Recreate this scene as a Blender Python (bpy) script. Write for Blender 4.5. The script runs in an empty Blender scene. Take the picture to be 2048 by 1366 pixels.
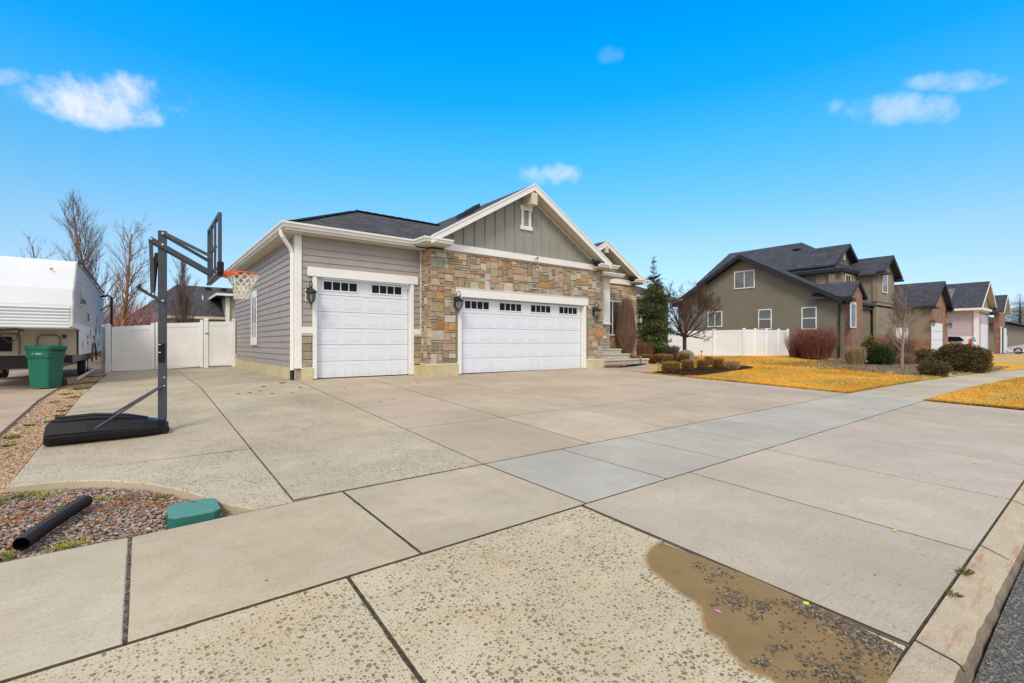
SUN_E = 1.5; EXPO = 0.5; CLOUD = 7.2; FILL_DECK = 9.0
SKYRAMP = [(0.018, (0.82, 1.05, 1.5)), (0.089, (0.98, 1.03, 1.12)), (0.189, (1.02, 1.25, 1.24)), (0.284, (0.659, 1.419, 1.511)), (0.371, (0.344, 1.572, 1.862)), (0.449, (0.056, 1.578, 2.208)), (0.518, (0.0, 1.66, 2.533)), (0.575, (0.0, 1.569, 2.687))]
import bpy, math, random
from math import sin, cos, pi, radians
from mathutils import Vector, Matrix, noise as mnoise
S = bpy.context.scene
COL = S.collection
R = random.Random(7)

# ------------------------------------------------------------------ terrain
def be(a): return 4.65 if a < 17 else 4.65-.0036*(min(a, 60)-17)**2
def zf(a): return -1.435+.004*max(-5, min(18, a))
def cl(t): return max(0., min(1., t))
def G(a, b):
    e = b-be(a)
    if e <= -1.63: z = zf(a)-.03-.06*min(1., (-1.63-e)/2.36)
    elif e <= 0: z = zf(a)+.03*e/1.63
    else:
        t = min(1, e/(13.0-be(a))); z = zf(a)+(-.97-zf(a))*t
        z += .13*cl((b-11)/4)*cl((a-13)/2)
        if a < 3: z -= .025*min(3-a, 8)*t
        if a > 32: z += .05*cl((a-32)/12)*t
    return z

# ------------------------------------------------------------------ mesh builder
class MB:
    def __init__(s): s.v = []; s.f = []; s.c = []
    def face(s, pts, c=None):
        n = len(s.v); s.v += [tuple(p) for p in pts]; s.f.append(tuple(range(n, n+len(pts)))); s.c.append(c or (1, 1, 1)); return s
    def mesh(s, vs, fs, c=None):
        n = len(s.v); s.v += [tuple(p) for p in vs]
        for f in fs: s.f.append(tuple(i+n for i in f)); s.c.append(c or (1, 1, 1))
        return s
    def box(s, x0, x1, y0, y1, z0, z1, c=None):
        return s.mesh([(x0,y0,z0),(x1,y0,z0),(x1,y1,z0),(x0,y1,z0),(x0,y0,z1),(x1,y0,z1),(x1,y1,z1),(x0,y1,z1)],
            [(0,3,2,1),(4,5,6,7),(0,1,5,4),(1,2,6,5),(2,3,7,6),(3,0,4,7)], c)
    def bbox(s, x0, x1, y0, y1, z0, z1, w=.006, c=None):
        """box with chamfered edges"""
        w = min(w, (x1-x0)*.3, (y1-y0)*.3, (z1-z0)*.3)
        vs = []; idx = {}
        for i, x in enumerate((x0, x1)):
            for j, y in enumerate((y0, y1)):
                for k, z in enumerate((z0, z1)):
                    sx, sy, sz = (1-2*i), (1-2*j), (1-2*k)
                    idx[i,j,k,0] = len(vs); vs.append((x, y+sy*w, z+sz*w))
                    idx[i,j,k,1] = len(vs); vs.append((x+sx*w, y, z+sz*w))
                    idx[i,j,k,2] = len(vs); vs.append((x+sx*w, y+sy*w, z))
        fs = []
        for i in (0, 1):
            q = [idx[i,0,0,0], idx[i,1,0,0], idx[i,1,1,0], idx[i,0,1,0]]; fs.append(q if i else q[::-1])
            q = [idx[0,i,0,1], idx[1,i,0,1], idx[1,i,1,1], idx[0,i,1,1]]; fs.append(q[::-1] if i else q)
            q = [idx[0,0,i,2], idx[1,0,i,2], idx[1,1,i,2], idx[0,1,i,2]]; fs.append(q if i else q[::-1])
        for i in (0, 1):
            for j in (0, 1):
                fs.append([idx[i,j,0,0], idx[i,j,0,1], idx[i,j,1,1], idx[i,j,1,0]] if (i+j) % 2 == 0 else [idx[i,j,0,0], idx[i,j,1,0], idx[i,j,1,1], idx[i,j,0,1]])
                fs.append([idx[i,0,j,0], idx[i,0,j,2], idx[i,1,j,2], idx[i,1,j,0]])
                fs.append([idx[0,i,j,1], idx[0,i,j,2], idx[1,i,j,2], idx[1,i,j,1]])
                for k in (0, 1): fs.append([idx[i,j,k,0], idx[i,j,k,1], idx[i,j,k,2]])
        return s.mesh(vs, fs, c)
    def tube(s, pts, rad, n=6, c=None, cap=True):
        pts = [Vector(p) for p in pts]
        if not hasattr(rad, '__len__'): rad = [rad]*len(pts)
        base = len(s.v); up = None
        for i, p in enumerate(pts):
            d = (pts[min(i+1, len(pts)-1)]-pts[max(i-1, 0)])
            if d.length < 1e-9: d = Vector((0, 0, 1))
            d.normalize()
            if up is None: up = d.orthogonal().normalized()
            up = (up-d*up.dot(d))
            up = up.normalized() if up.length > 1e-6 else d.orthogonal().normalized()
            w = d.cross(up)
            for k in range(n):
                t = 2*pi*k/n+(pi/4 if n == 4 else 0)
                s.v.append(tuple(p+(up*cos(t)+w*sin(t))*rad[i]))
        for i in range(len(pts)-1):
            for k in range(n):
                a = base+i*n+k; b = base+i*n+(k+1) % n
                s.f.append((a, b, b+n, a+n)); s.c.append(c or (1, 1, 1))
        if cap:
            s.f.append(tuple(base+k for k in range(n))[::-1]); s.c.append(c or (1, 1, 1))
            e = base+(len(pts)-1)*n; s.f.append(tuple(e+k for k in range(n))); s.c.append(c or (1, 1, 1))
        return s
    def bar(s, p, q, w, h, c=None, up=(0, 0, 1)):
        p, q = Vector(p), Vector(q); d = (q-p).normalized(); u = Vector(up); x = d.cross(u)
        if x.length < 1e-4: x = d.cross(Vector((0, 1, 0)))
        x.normalize(); y = x.cross(d).normalized()
        vs = [o+x*i*w/2+y*j*h/2 for o in (p, q) for i, j in ((-1,-1),(1,-1),(1,1),(-1,1))]
        return s.mesh(vs, [(0,1,2,3)[::-1],(4,5,6,7),(0,1,5,4),(1,2,6,5),(2,3,7,6),(3,0,4,7)], c)
    def lathe(s, prof, o, n=16, axis='z', c=None):
        base = len(s.v); ox, oy, oz = o
        for r, h in prof:
            for k in range(n):
                t = 2*pi*k/n
                if axis == 'z': s.v.append((ox+r*cos(t), oy+r*sin(t), oz+h))
                elif axis == 'x': s.v.append((ox+h, oy+r*cos(t), oz+r*sin(t)))
                else: s.v.append((ox+r*cos(t), oy+h, oz+r*sin(t)))
        for i in range(len(prof)-1):
            for k in range(n):
                a = base+i*n+k; b = base+i*n+(k+1) % n
                s.f.append((a, b, b+n, a+n)); s.c.append(c or (1, 1, 1))
        for i, e in ((0, 1), (len(prof)-1, 0)):
            if prof[i][0] > 1e-4:
                q = tuple(base+i*n+k for k in range(n)); s.f.append(q[::-1] if e else q); s.c.append(c or (1, 1, 1))
        return s
    def prism(s, poly, h0, h1, plane='xy', c=None):
        """poly of 2D points extruded; plane xz -> extruded along y, yz -> along x"""
        m = {'xy': lambda p, h: (p[0], p[1], h), 'xz': lambda p, h: (p[0], h, p[1]), 'yz': lambda p, h: (h, p[0], p[1])}[plane]
        n = len(poly); vs = [m(p, h0) for p in poly]+[m(p, h1) for p in poly]
        return s.mesh(vs, [tuple(range(n))[::-1], tuple(range(n, 2*n))]+[(i, (i+1) % n, (i+1) % n+n, i+n) for i in range(n)], c)
    def build(s, name, mat, parent=None, smooth=False, recalc=True, **kw):
        me = bpy.data.meshes.new(name); me.from_pydata(s.v, [], s.f)
        if any(c != (1, 1, 1) for c in s.c):
            at = me.attributes.new('Col', 'FLOAT_COLOR', 'FACE')
            fl = []
            for c in s.c: fl += [c[0], c[1], c[2], 1.0]
            at.data.foreach_set('color', fl)
        if recalc:
            import bmesh
            bm = bmesh.new(); bm.from_mesh(me); bmesh.ops.recalc_face_normals(bm, faces=bm.faces); bm.to_mesh(me); bm.free()
        if smooth: me.polygons.foreach_set('use_smooth', [True]*len(me.polygons))
        me.materials.append(mat); me.update()
        o = bpy.data.objects.new(name, me); COL.objects.link(o)
        if parent is not None: adopt(o, parent)
        tag(o, **kw); return o

def adopt(o, parent):
    o.parent = parent
    t = Vector(parent.location) if parent.parent is None else Vector((0, 0, 0))
    o.matrix_parent_inverse = Matrix.Translation(-t)
def tag(o, label=None, cat=None, group=None, kind=None):
    if label: o['label'] = label
    if cat: o['category'] = cat
    if group: o['group'] = group
    if kind: o['kind'] = kind
    return o
def thing(name, label, cat, loc=(0, 0, 0), group=None):
    o = bpy.data.objects.new(name, None); o.empty_display_size = .2; COL.objects.link(o); o.location = loc
    return tag(o, label, cat, group)
def dup(root, loc, label, rz=0, sc=1, group=None):
    r = root.copy(); COL.objects.link(r); r.location = loc; r.rotation_euler = (0, 0, rz)
    r.scale = (sc,)*3 if not hasattr(sc, '__len__') else sc
    r['label'] = label
    if group: r['group'] = group
    for ch in list(root.children):
        c = ch.copy(); COL.objects.link(c); c.parent = r
        for g in ch.children:
            d = g.copy(); COL.objects.link(d); d.parent = c
    return r

# ------------------------------------------------------------------ materials
class NT:
    def __init__(s, name):
        s.m = bpy.data.materials.new(name); s.m.use_nodes = True; s.t = s.m.node_tree; s.n = s.t.nodes
        s.b = s.n['Principled BSDF']; s.l = s.t.links
        s.geo = None
    def add(s, t, **kw):
        n = s.n.new(t)
        for k, v in kw.items():
            if k.startswith('_'): setattr(n, k[1:], v)
            else: n.inputs[k.replace('__', ' ')].default_value = v
        return n
    def pos(s):
        if s.geo is None: s.geo = s.n.new('ShaderNodeNewGeometry')
        return s.geo.outputs['Position']
    def link(s, a, b): s.l.new(a, b)
    def noise(s, scale, detail=4, rough=.55, vec=None, dist=0):
        n = s.add('ShaderNodeTexNoise'); n.inputs['Scale'].default_value = scale; n.inputs['Detail'].default_value = detail
        n.inputs['Roughness'].default_value = rough; n.inputs['Distortion'].default_value = dist
        s.link(vec or s.pos(), n.inputs['Vector']); return n.outputs[0]
    def ramp(s, fac, stops, interp='LINEAR'):
        n = s.n.new('ShaderNodeValToRGB'); n.color_ramp.interpolation = interp
        e = n.color_ramp.elements
        while len(e) > 1: e.remove(e[-1])
        e[0].position = stops[0][0]; e[0].color = s4(stops[0][1])
        for p, c in stops[1:]:
            x = e.new(p); x.color = s4(c)
        s.link(fac, n.inputs[0]); return n.outputs[0]
    def mix(s, fac, a, b, mode='MIX'):
        n = s.n.new('ShaderNodeMix'); n.data_type = 'RGBA'; n.blend_type = mode
        for sock, v in ((n.inputs[0], fac), (n.inputs[6], a), (n.inputs[7], b)):
            if isinstance(v, bpy.types.NodeSocket): s.link(v, sock)
            elif isinstance(v, (int, float)): sock.default_value = v
            else: sock.default_value = s4(v)
        return n.outputs[2]
    def math(s, op, a, b=None, c=None):
        n = s.n.new('ShaderNodeMath'); n.operation = op
        for i, v in enumerate((a, b, c)):
            if v is None: continue
            if isinstance(v, bpy.types.NodeSocket): s.link(v, n.inputs[i])
            else: n.inputs[i].default_value = v
        return n.outputs[0]
    def maprange(s, v, a, b, c=0., d=1., smooth=False):
        n = s.n.new('ShaderNodeMapRange'); n.interpolation_type = 'SMOOTHSTEP' if smooth else 'LINEAR'
        s.link(v, n.inputs[0])
        for i, x in enumerate((a, b, c, d)): n.inputs[i+1].default_value = x
        return n.outputs[0]
    def bump(s, h, strength=.3, dist=.01):
        n = s.n.new('ShaderNodeBump'); n.inputs['Strength'].default_value = strength; n.inputs['Distance'].default_value = dist
        s.link(h, n.inputs['Height']); s.link(n.outputs[0], s.b.inputs['Normal'])
    def color(s, c):
        if isinstance(c, bpy.types.NodeSocket): s.link(c, s.b.inputs['Base Color'])
        else: s.b.inputs['Base Color'].default_value = s4(c)
    def set(s, **kw):
        for k, v in kw.items():
            k = {'rough': 'Roughness', 'metal': 'Metallic', 'spec': 'Specular IOR Level', 'alpha': 'Alpha', 'trans': 'Transmission Weight', 'coat': 'Coat Weight', 'ior': 'IOR'}[k]
            if isinstance(v, bpy.types.NodeSocket): s.link(v, s.b.inputs[k])
            else: s.b.inputs[k].default_value = v
    def sep(s, v):
        n = s.n.new('ShaderNodeSeparateXYZ'); s.link(v, n.inputs[0]); return n.outputs
    def comb(s, x, y, z):
        n = s.n.new('ShaderNodeCombineXYZ')
        for i, v in enumerate((x, y, z)):
            if isinstance(v, bpy.types.NodeSocket): s.link(v, n.inputs[i])
            else: n.inputs[i].default_value = v
        return n.outputs[0]
    def wallvec(s):
        """(run along the wall, height, 0) for vertical or sloped faces"""
        p = s.sep(s.pos()); nn = s.sep(s.geo.outputs['Normal'])
        k = s.math('GREATER_THAN', s.math('ABSOLUTE', nn[0]), s.math('ABSOLUTE', nn[1]))
        u = s.math('ADD', s.math('MULTIPLY', p[1], k), s.math('MULTIPLY', p[0], s.math('SUBTRACT', 1, k)))
        return s.comb(u, p[2], 0.)
def s4(c): return (c[0], c[1], c[2], 1.0) if len(c) == 3 else c
def srgb(r, g, b):
    f = lambda u: (u/255/12.92) if u/255 <= .04045 else ((u/255+.055)/1.055)**2.4
    return (f(r), f(g), f(b))
def plain(name, c, rough=.5, var=.12, scale=3., bump=0., bscale=60., metal=0., spec=.5, coat=0.):
    t = NT(name); n = t.noise(scale, 5, .6)
    t.color(t.mix(t.ramp(n, [(.3, (0, 0, 0)), (.7, (1, 1, 1))]), tuple(x*(1-var) for x in c), tuple(min(1, x*(1+var*.6)) for x in c)))
    t.set(rough=rough, metal=metal, spec=spec, coat=coat)
    if bump: t.bump(t.noise(bscale, 4, .6), bump, .004)
    return t.m
def colmat(name, rough=.8, var=.25, scale=14., bump=.3, bscale=60., trans=0.):
    t = NT(name); a = t.add('ShaderNodeAttribute', _attribute_name='Col')
    n = t.noise(scale, 5, .65)
    t.color(t.mix(1., a.outputs['Color'], t.ramp(n, [(.25, (1-var,)*3), (.75, (1+var*.5,)*3)]), 'MULTIPLY'))
    t.set(rough=rough, spec=.25)
    if bump: t.bump(t.noise(bscale, 4, .65), bump, .006)
    return t.m

def concrete(name, c, stain=(.30, .26, .20), speck=0., speckc=(.12, .10, .06), sscale=26., bump=.25, blot=.5, rough=.85, dirt=.35):
    t = NT(name)
    big = t.noise(.55, 5, .6); mid = t.noise(2.3, 8, .68, dist=.4); fine = t.noise(70, 4, .75); grain = t.noise(230, 2, .6)
    v = t.mix(t.ramp(big, [(.35, (0, 0, 0)), (.7, (1, 1, 1))]), tuple(x*.86 for x in c), tuple(x*1.1 for x in c))
    v = t.mix(t.math('MULTIPLY', t.maprange(mid, .46, .72), blot*.75), v, stain)
    lite = t.noise(1.1, 7, .7, dist=.8)
    v = t.mix(t.math('MULTIPLY', t.maprange(lite, .52, .7), .35), v, tuple(min(1, x*1.28) for x in c))
    # broom marks and drag streaks
    p = t.sep(t.pos())
    st = t.noise(1, 4, .7, vec=t.comb(t.math('MULTIPLY', p[0], 3.), t.math('MULTIPLY', p[1], 60), t.math('MULTIPLY', p[2], 30)))
    v = t.mix(1., v, t.ramp(st, [(.3, (.94, .94, .93)), (.7, (1.05, 1.05, 1.05))]), 'MULTIPLY')
    v = t.mix(1., v, t.ramp(fine, [(.28, (.74, .72, .69)), (.45, (.98, .98, .97)), (.75, (1.09, 1.09, 1.09))]), 'MULTIPLY')
    v = t.mix(1., v, t.ramp(grain, [(.3, (.86, .85, .84)), (.7, (1.08, 1.08, 1.08))]), 'MULTIPLY')
    pit = t.noise(42, 3, .6)
    v = t.mix(t.math('MULTIPLY', t.maprange(pit, .63, .69), dirt), v, (.16, .13, .09))
    a = t.add('ShaderNodeAttribute', _attribute_name='Col'); v = t.mix(1., v, a.outputs['Color'], 'MULTIPLY')
    h = t.math('ADD', fine, t.math('MULTIPLY', st, .4))
    if speck:
        wob = t.add('ShaderNodeVectorMath', _operation='ADD')
        nv = t.n.new('ShaderNodeTexNoise'); nv.inputs['Scale'].default_value = 34; nv.inputs['Detail'].default_value = 3; t.link(t.pos(), nv.inputs['Vector'])
        sc = t.add('ShaderNodeVectorMath', _operation='SCALE'); sc.inputs[3].default_value = .009
        t.link(nv.outputs[1], sc.inputs[0]); t.link(t.pos(), wob.inputs[0]); t.link(sc.outputs[0], wob.inputs[1])
        q3 = t.sep(wob.outputs[0]); flat = t.comb(q3[0], q3[1], 0.); upw = t.math('GREATER_THAN', t.sep(t.geo.outputs['Normal'])[2], .5)
        thin = t.maprange(t.noise(1.6, 4, .6), .32, .62, .45, 1.15); ms = None
        for k, (ss, pw, am) in enumerate(((sscale, 2.2, .52), (sscale*1.9, 1.5, .44))):
            vo = t.add('ShaderNodeTexVoronoi', _voronoi_dimensions='2D'); vo.inputs['Scale'].default_value = ss
            vo.inputs['Randomness'].default_value = 1; t.link(flat, vo.inputs['Vector'])
            rr = t.sep(vo.outputs['Color'])
            rad = t.math('MULTIPLY', t.math('MULTIPLY', t.math('POWER', rr[0], pw), am*speck), thin)
            m = t.maprange(t.math('SUBTRACT', vo.outputs['Distance'], rad), -.03, .02, 1., 0.); m = t.math('MULTIPLY', m, upw)
            v = t.mix(t.math('MULTIPLY', m, .92), v, t.mix(rr[1], speckc, tuple(x*1.9 for x in speckc)))
            ms = m if ms is None else t.math('MAXIMUM', ms, m)
        h = t.math('SUBTRACT', t.math('MULTIPLY', fine, .4), ms)
    t.color(v); t.set(rough=rough, spec=.3)
    t.bump(h, bump, .004)
    return t.m

M = {}
M['conc'] = concrete('driveway_concrete', (.47, .385, .30), blot=.55, stain=(.34, .27, .19))
M['conc_side'] = concrete('exposed_concrete', (.50, .43, .325), speck=.85, speckc=(.14, .115, .08), sscale=36, blot=.6, stain=(.37, .30, .20))
M['walk'] = concrete('walk_concrete', (.49, .42, .315), blot=.7, stain=(.35, .285, .185))
M['walk_new'] = concrete('grey_walk_concrete', (.43, .40, .35), blot=.5, stain=(.33, .31, .28), dirt=.5)
M['apron'] = concrete('apron_concrete', (.47, .40, .325), blot=.4, stain=(.37, .305, .235), dirt=.6)
M['spall'] = concrete('spalled_concrete', (.56, .485, .35), speck=.86, speckc=(.13, .10, .05), sscale=31, blot=.9, stain=(.50, .36, .19), bump=.55)
M['nb_conc'] = concrete('neighbour_concrete', (.44, .345, .26), blot=.8, stain=(.27, .2, .14))
M['sub'] = plain('joint_dirt', (.062, .047, .028), .95, .8, 22, .9, 90)

def asphalt():
    t = NT('asphalt'); v = t.add('ShaderNodeTexVoronoi'); v.inputs['Scale'].default_value = 110; t.link(t.pos(), v.inputs['Vector'])
    r = t.sep(v.outputs['Color'])
    t.color(t.ramp(r[0], [(0, (.04, .038, .036)), (.6, (.12, .11, .10)), (.85, (.2, .17, .13)), (1, (.36, .31, .25))]))
    t.bump(v.outputs['Distance'], .9, .01); t.set(rough=.85); return t.m
M['asphalt'] = asphalt()
def curbm():
    t = NT('curb_concrete'); p = t.sep(t.pos()); n = t.noise(5, 6, .7); f = t.noise(70, 4, .7)
    strk = t.noise(1, 5, .7, vec=t.comb(t.math('MULTIPLY', p[0], 2.2), t.math('MULTIPLY', p[1], 14), p[2]))
    v = t.mix(t.ramp(n, [(.35, (0, 0, 0)), (.65, (1, 1, 1))]), (.50, .41, .28), (.62, .51, .37))
    worn = t.maprange(p[0], 2.75, 3.1)
    v = t.mix(t.math('MULTIPLY', t.math('MULTIPLY', t.maprange(strk, .54, .68), worn), .7), v, (.42, .19, .10))
    v = t.mix(t.math('MULTIPLY', t.maprange(f, .58, .72), .5), v, (.75, .70, .62))
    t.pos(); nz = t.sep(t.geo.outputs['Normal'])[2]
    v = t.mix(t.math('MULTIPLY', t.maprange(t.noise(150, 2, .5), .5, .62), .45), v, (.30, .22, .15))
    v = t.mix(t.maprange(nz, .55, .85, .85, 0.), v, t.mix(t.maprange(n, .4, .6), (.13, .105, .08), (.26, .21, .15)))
    t.color(v); t.bump(t.math('ADD', t.math('MULTIPLY', f, 1.6), t.math('MULTIPLY', n, .5)), .9, .012); t.set(rough=.9); return t.m
M['curb'] = curbm()
def mudm():
    t = NT('wet_mud'); n = t.noise(4, 5, .6); f = t.noise(160, 3, .6)
    t.color(t.mix(t.ramp(n, [(.3, (0, 0, 0)), (.7, (1, 1, 1))]), (.20, .118, .04), (.29, .185, .075)))
    t.set(rough=t.maprange(n, .3, .7, .45, .65), spec=.3); t.bump(t.math('ADD', f, t.math('MULTIPLY', n, 2)), .25, .004); return t.m
M['mud'] = mudm()
def lawnm():
    t = NT('dormant_lawn'); a = t.noise(.35, 4, .6); b = t.noise(2.6, 5, .65, dist=.6); c = t.noise(34, 4, .7)
    p = t.sep(t.pos())
    v = t.mix(t.ramp(a, [(.38, (0, 0, 0)), (.62, (1, 1, 1))]), (.66, .33, .028), (.70, .40, .075))
    v = t.mix(t.maprange(b, .52, .7), v, (.74, .47, .13))
    v = t.mix(t.math('MULTIPLY', t.maprange(t.noise(.8, 5, .7), .56, .72), .7), v, (.26, .235, .04))
    v = t.mix(1., v, t.ramp(c, [(.25, (.5, .5, .5)), (.6, (1.1, 1.1, 1.1))]), 'MULTIPLY')
    t.color(v); t.bump(c, .8, .03); t.set(rough=.95, spec=.1); return t.m
M['lawn'] = lawnm()
M['soil'] = plain('earth', (.17, .12, .07), .95, .4, 6, .7, 50)
M['mulch'] = plain('dark_mulch', (.040, .024, .014), 1., .6, 30, .9, 60, spec=.05)
M['redmulch'] = plain('red_mulch', (.15, .05, .042), .95, .6, 30, .9, 60)
M['col'] = colmat('painted_by_piece')
M['leaf'] = colmat('foliage', rough=.75, var=.3, scale=9, bump=0)
M['stone'] = colmat('veneer_stone', rough=.85, var=.34, scale=9, bump=.6, bscale=30)
M['grav'] = colmat('pebbles', rough=.75, var=.3, scale=60, bump=.2)
M['white'] = plain('white_trim_paint', (.80, .79, .77), .5, .05, 2, .04)
def doorm():
    t = NT('white_door_paint'); p = t.sep(t.pos()); n = t.noise(3, 6, .65); s_ = t.noise(1, 4, .6, vec=t.comb(t.math('MULTIPLY', p[0], 9), t.math('MULTIPLY', p[1], 9), t.math('MULTIPLY', p[2], 1.2)))
    v = t.mix(n, (.69, .725, .80), (.75, .785, .86)); g = t.math('MULTIPLY', t.maprange(p[2], .45, .0), t.maprange(s_, .42, .7))
    v = t.mix(t.math('MULTIPLY', g, .4), v, (.46, .42, .36)); t.color(v); t.set(rough=.4); t.bump(t.noise(140, 3, .5), .04, .004); return t.m
M['door'] = doorm()
M['cream'] = plain('cream_soffit', (.62, .57, .44), .6, .06, 2)
M['found'] = plain('foundation_plaster', (.56, .49, .29), .8, .18, 2.2, .3, 40)
M['vinyl'] = plain('white_vinyl', (.88, .88, .87), .35, .08, 1.5, .02)
M['black'] = plain('black_metal', (.012, .012, .013), .4, .2, 9)
M['gm'] = plain('gunmetal_paint', (.055, .065, .082), .45, .18, 5, .05, metal=.15)
M['plast'] = plain('black_plastic', (.008, .006, .009), .42, .25, 4, .15, 70, spec=.3)
M['glassd'] = plain('dark_glass', (.010, .011, .014), .12, .2, 2, spec=.12)
M['chrome'] = plain('bolt_steel', (.6, .6, .6), .35, .1, 5, metal=.9)
# ------------------------------------------------------------------ camera, sky, sun
F = 952.5
FW = Vector((.6151, .7885, 0)); RT = Vector((.7885, -.6151, 0)); UP = Vector((0, 0, 1))
cd = bpy.data.cameras.new('camera'); cam = bpy.data.objects.new('camera', cd); COL.objects.link(cam)
cd.sensor_width = 36; cd.lens = 36*F/2048; cd.shift_y = 4/2048; cd.clip_start = .05; cd.clip_end = 3000
cam.rotation_euler = (pi/2, 0, -math.atan2(.6151, .7885)); cam.location = (0, 0, 0)
S.camera = cam
sun_dir = Vector((-.52, -.50, .69)).normalized()      # towards the sun
sl = bpy.data.lights.new('sun', 'SUN'); sl.energy = SUN_E; sl.angle = radians(16); sl.color = (1, .91, .77)
so = bpy.data.objects.new('sun', sl); COL.objects.link(so); so.rotation_euler = sun_dir.to_track_quat('Z', 'Y').to_euler()
w = bpy.data.worlds.new('World'); S.world = w; w.use_nodes = True
W = NT.__new__(NT); W.t = w.node_tree; W.n = W.t.nodes; W.l = W.t.links; W.m = w
bg = W.n['Background']
tc = W.n.new('ShaderNodeTexCoord'); D = tc.outputs['Generated']
sky = W.n.new('ShaderNodeTexSky'); sky.sky_type = 'NISHITA'; sky.sun_disc = False
sky.sun_elevation = math.asin(sun_dir.z); sky.sun_rotation = math.atan2(sun_dir.x, sun_dir.y)
sky.air_density = 1.; sky.dust_density = .6; sky.ozone_density = 3.
dz = W.sep(D)[2]
def dot(v):
    n = W.n.new('ShaderNodeVectorMath'); n.operation = 'DOT_PRODUCT'; W.link(D, n.inputs[0]); n.inputs[1].default_value = v; return n.outputs['Value']
tint = W.ramp(dz, SKYRAMP)
skyc = W.mix(1., sky.outputs[0], tint, 'MULTIPLY')
cn = W.noise(13, 6, .6, vec=D, dist=.2); cn2 = W.noise(38, 5, .6, vec=D)
nmix = W.math('ADD', W.math('MULTIPLY', W.math('SUBTRACT', cn, .5), 4.2), W.math('MULTIPLY', W.math('SUBTRACT', cn2, .5), 2.2))
tot = None
for cx, cy, rx, ry, amp in [(215,198,98,36,1.0),(240,232,70,18,.8),(1900,162,62,14,.5),(1785,217,78,21,.5),(1092,348,58,15,.6),(1215,110,20,13,.13),(0,152,36,13,.45),(62,186,30,14,.15)]:
    c = (FW*F+RT*(cx-1024)+UP*(687-cy)).normalized(); r = (RT-c*RT.dot(c)).normalized(); u = r.cross(c).normalized()
    k = F/(FW*F+RT*(cx-1024)+UP*(687-cy)).length
    x = W.math('DIVIDE', dot(r), rx*1.25/F*k); y = W.math('DIVIDE', dot(u), ry*1.35/F*k)
    q = W.math('SUBTRACT', 1., W.math('ADD', W.math('MULTIPLY', x, x), W.math('MULTIPLY', y, y)))
    q = W.math('ADD', q, nmix)
    q = W.math('MULTIPLY', W.maprange(q, -.35, 1.8, smooth=True), amp)
    q = W.math('MULTIPLY', q, W.math('GREATER_THAN', dot(c), .5))
    tot = q if tot is None else W.math('MAXIMUM', tot, q)
skyc = W.mix(tot, skyc, tuple(x*CLOUD for x in (.90, .93, 1.0)))
# unseen broken cloud added overhead and behind the viewer for soft neutral light
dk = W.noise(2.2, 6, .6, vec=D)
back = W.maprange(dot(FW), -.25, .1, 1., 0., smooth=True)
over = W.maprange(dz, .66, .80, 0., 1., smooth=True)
fill_deck = W.math('MAXIMUM', W.math('MULTIPLY', back, W.maprange(dz, -.02, .12)), over)
fill_deck = W.math('MULTIPLY', fill_deck, W.maprange(dk, .28, .5, .8, 1.))
skyc = W.mix(fill_deck, skyc, W.ramp(dk, [(.3, tuple(x*FILL_DECK for x in (.70, .73, .78))), (.7, tuple(x*FILL_DECK for x in (1.0, .965, .90)))]))
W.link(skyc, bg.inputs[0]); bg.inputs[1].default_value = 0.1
S.view_settings.view_transform = 'Standard'; S.view_settings.look = 'None'; S.view_settings.gamma = 1; S.view_settings.exposure = EXPO
S.render.engine = 'CYCLES'; S.cycles.use_denoising = True; S.cycles.max_bounces = 6; S.cycles.diffuse_bounces = 3; S.cycles.glossy_bounces = 3
S.cycles.transparent_max_bounces = 8; S.cycles.sample_clamp_indirect = 6

# ------------------------------------------------------------------ ground sheets
def sheet(a0, a1, b0, b1, na, nb, dz, f=G, c=None):
    m = MB(); vs = []
    for i in range(na+1):
        for j in range(nb+1):
            a = a0+(a1-a0)*i/na; b = b0+(b1-b0)*j/nb; vs.append((a, b, f(a, b)+dz))
    m.mesh(vs, [(i*(nb+1)+j, (i+1)*(nb+1)+j, (i+1)*(nb+1)+j+1, i*(nb+1)+j+1) for i in range(na) for j in range(nb)], c)
    return m
# coarse outer ground to the horizon, a finer one near
m = MB()
xs = [-900, -300, -120, -60, -40, -30, -25, -20, -15]+[-12+i for i in range(0, 75)]+[66, 72, 80, 100, 140, 220, 400, 900]
ys = [-900, -300, -100, -50, -30, -20, -14]+[-10+i*.8 for i in range(0, 56)]+[38, 45, 60, 90, 140, 220, 400, 900]
n = len(ys)
m.mesh([(x, y, G(x, y)-.16-(.06 if y-be(x) < -4.1 else 0)) for x in xs for y in ys], [(i*n+j, (i+1)*n+j, (i+1)*n+j+1, i*n+j+1) for i in range(len(xs)-1) for j in range(n-1)])
m.build('ground', M['soil'], kind='structure', recalc=False)

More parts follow.
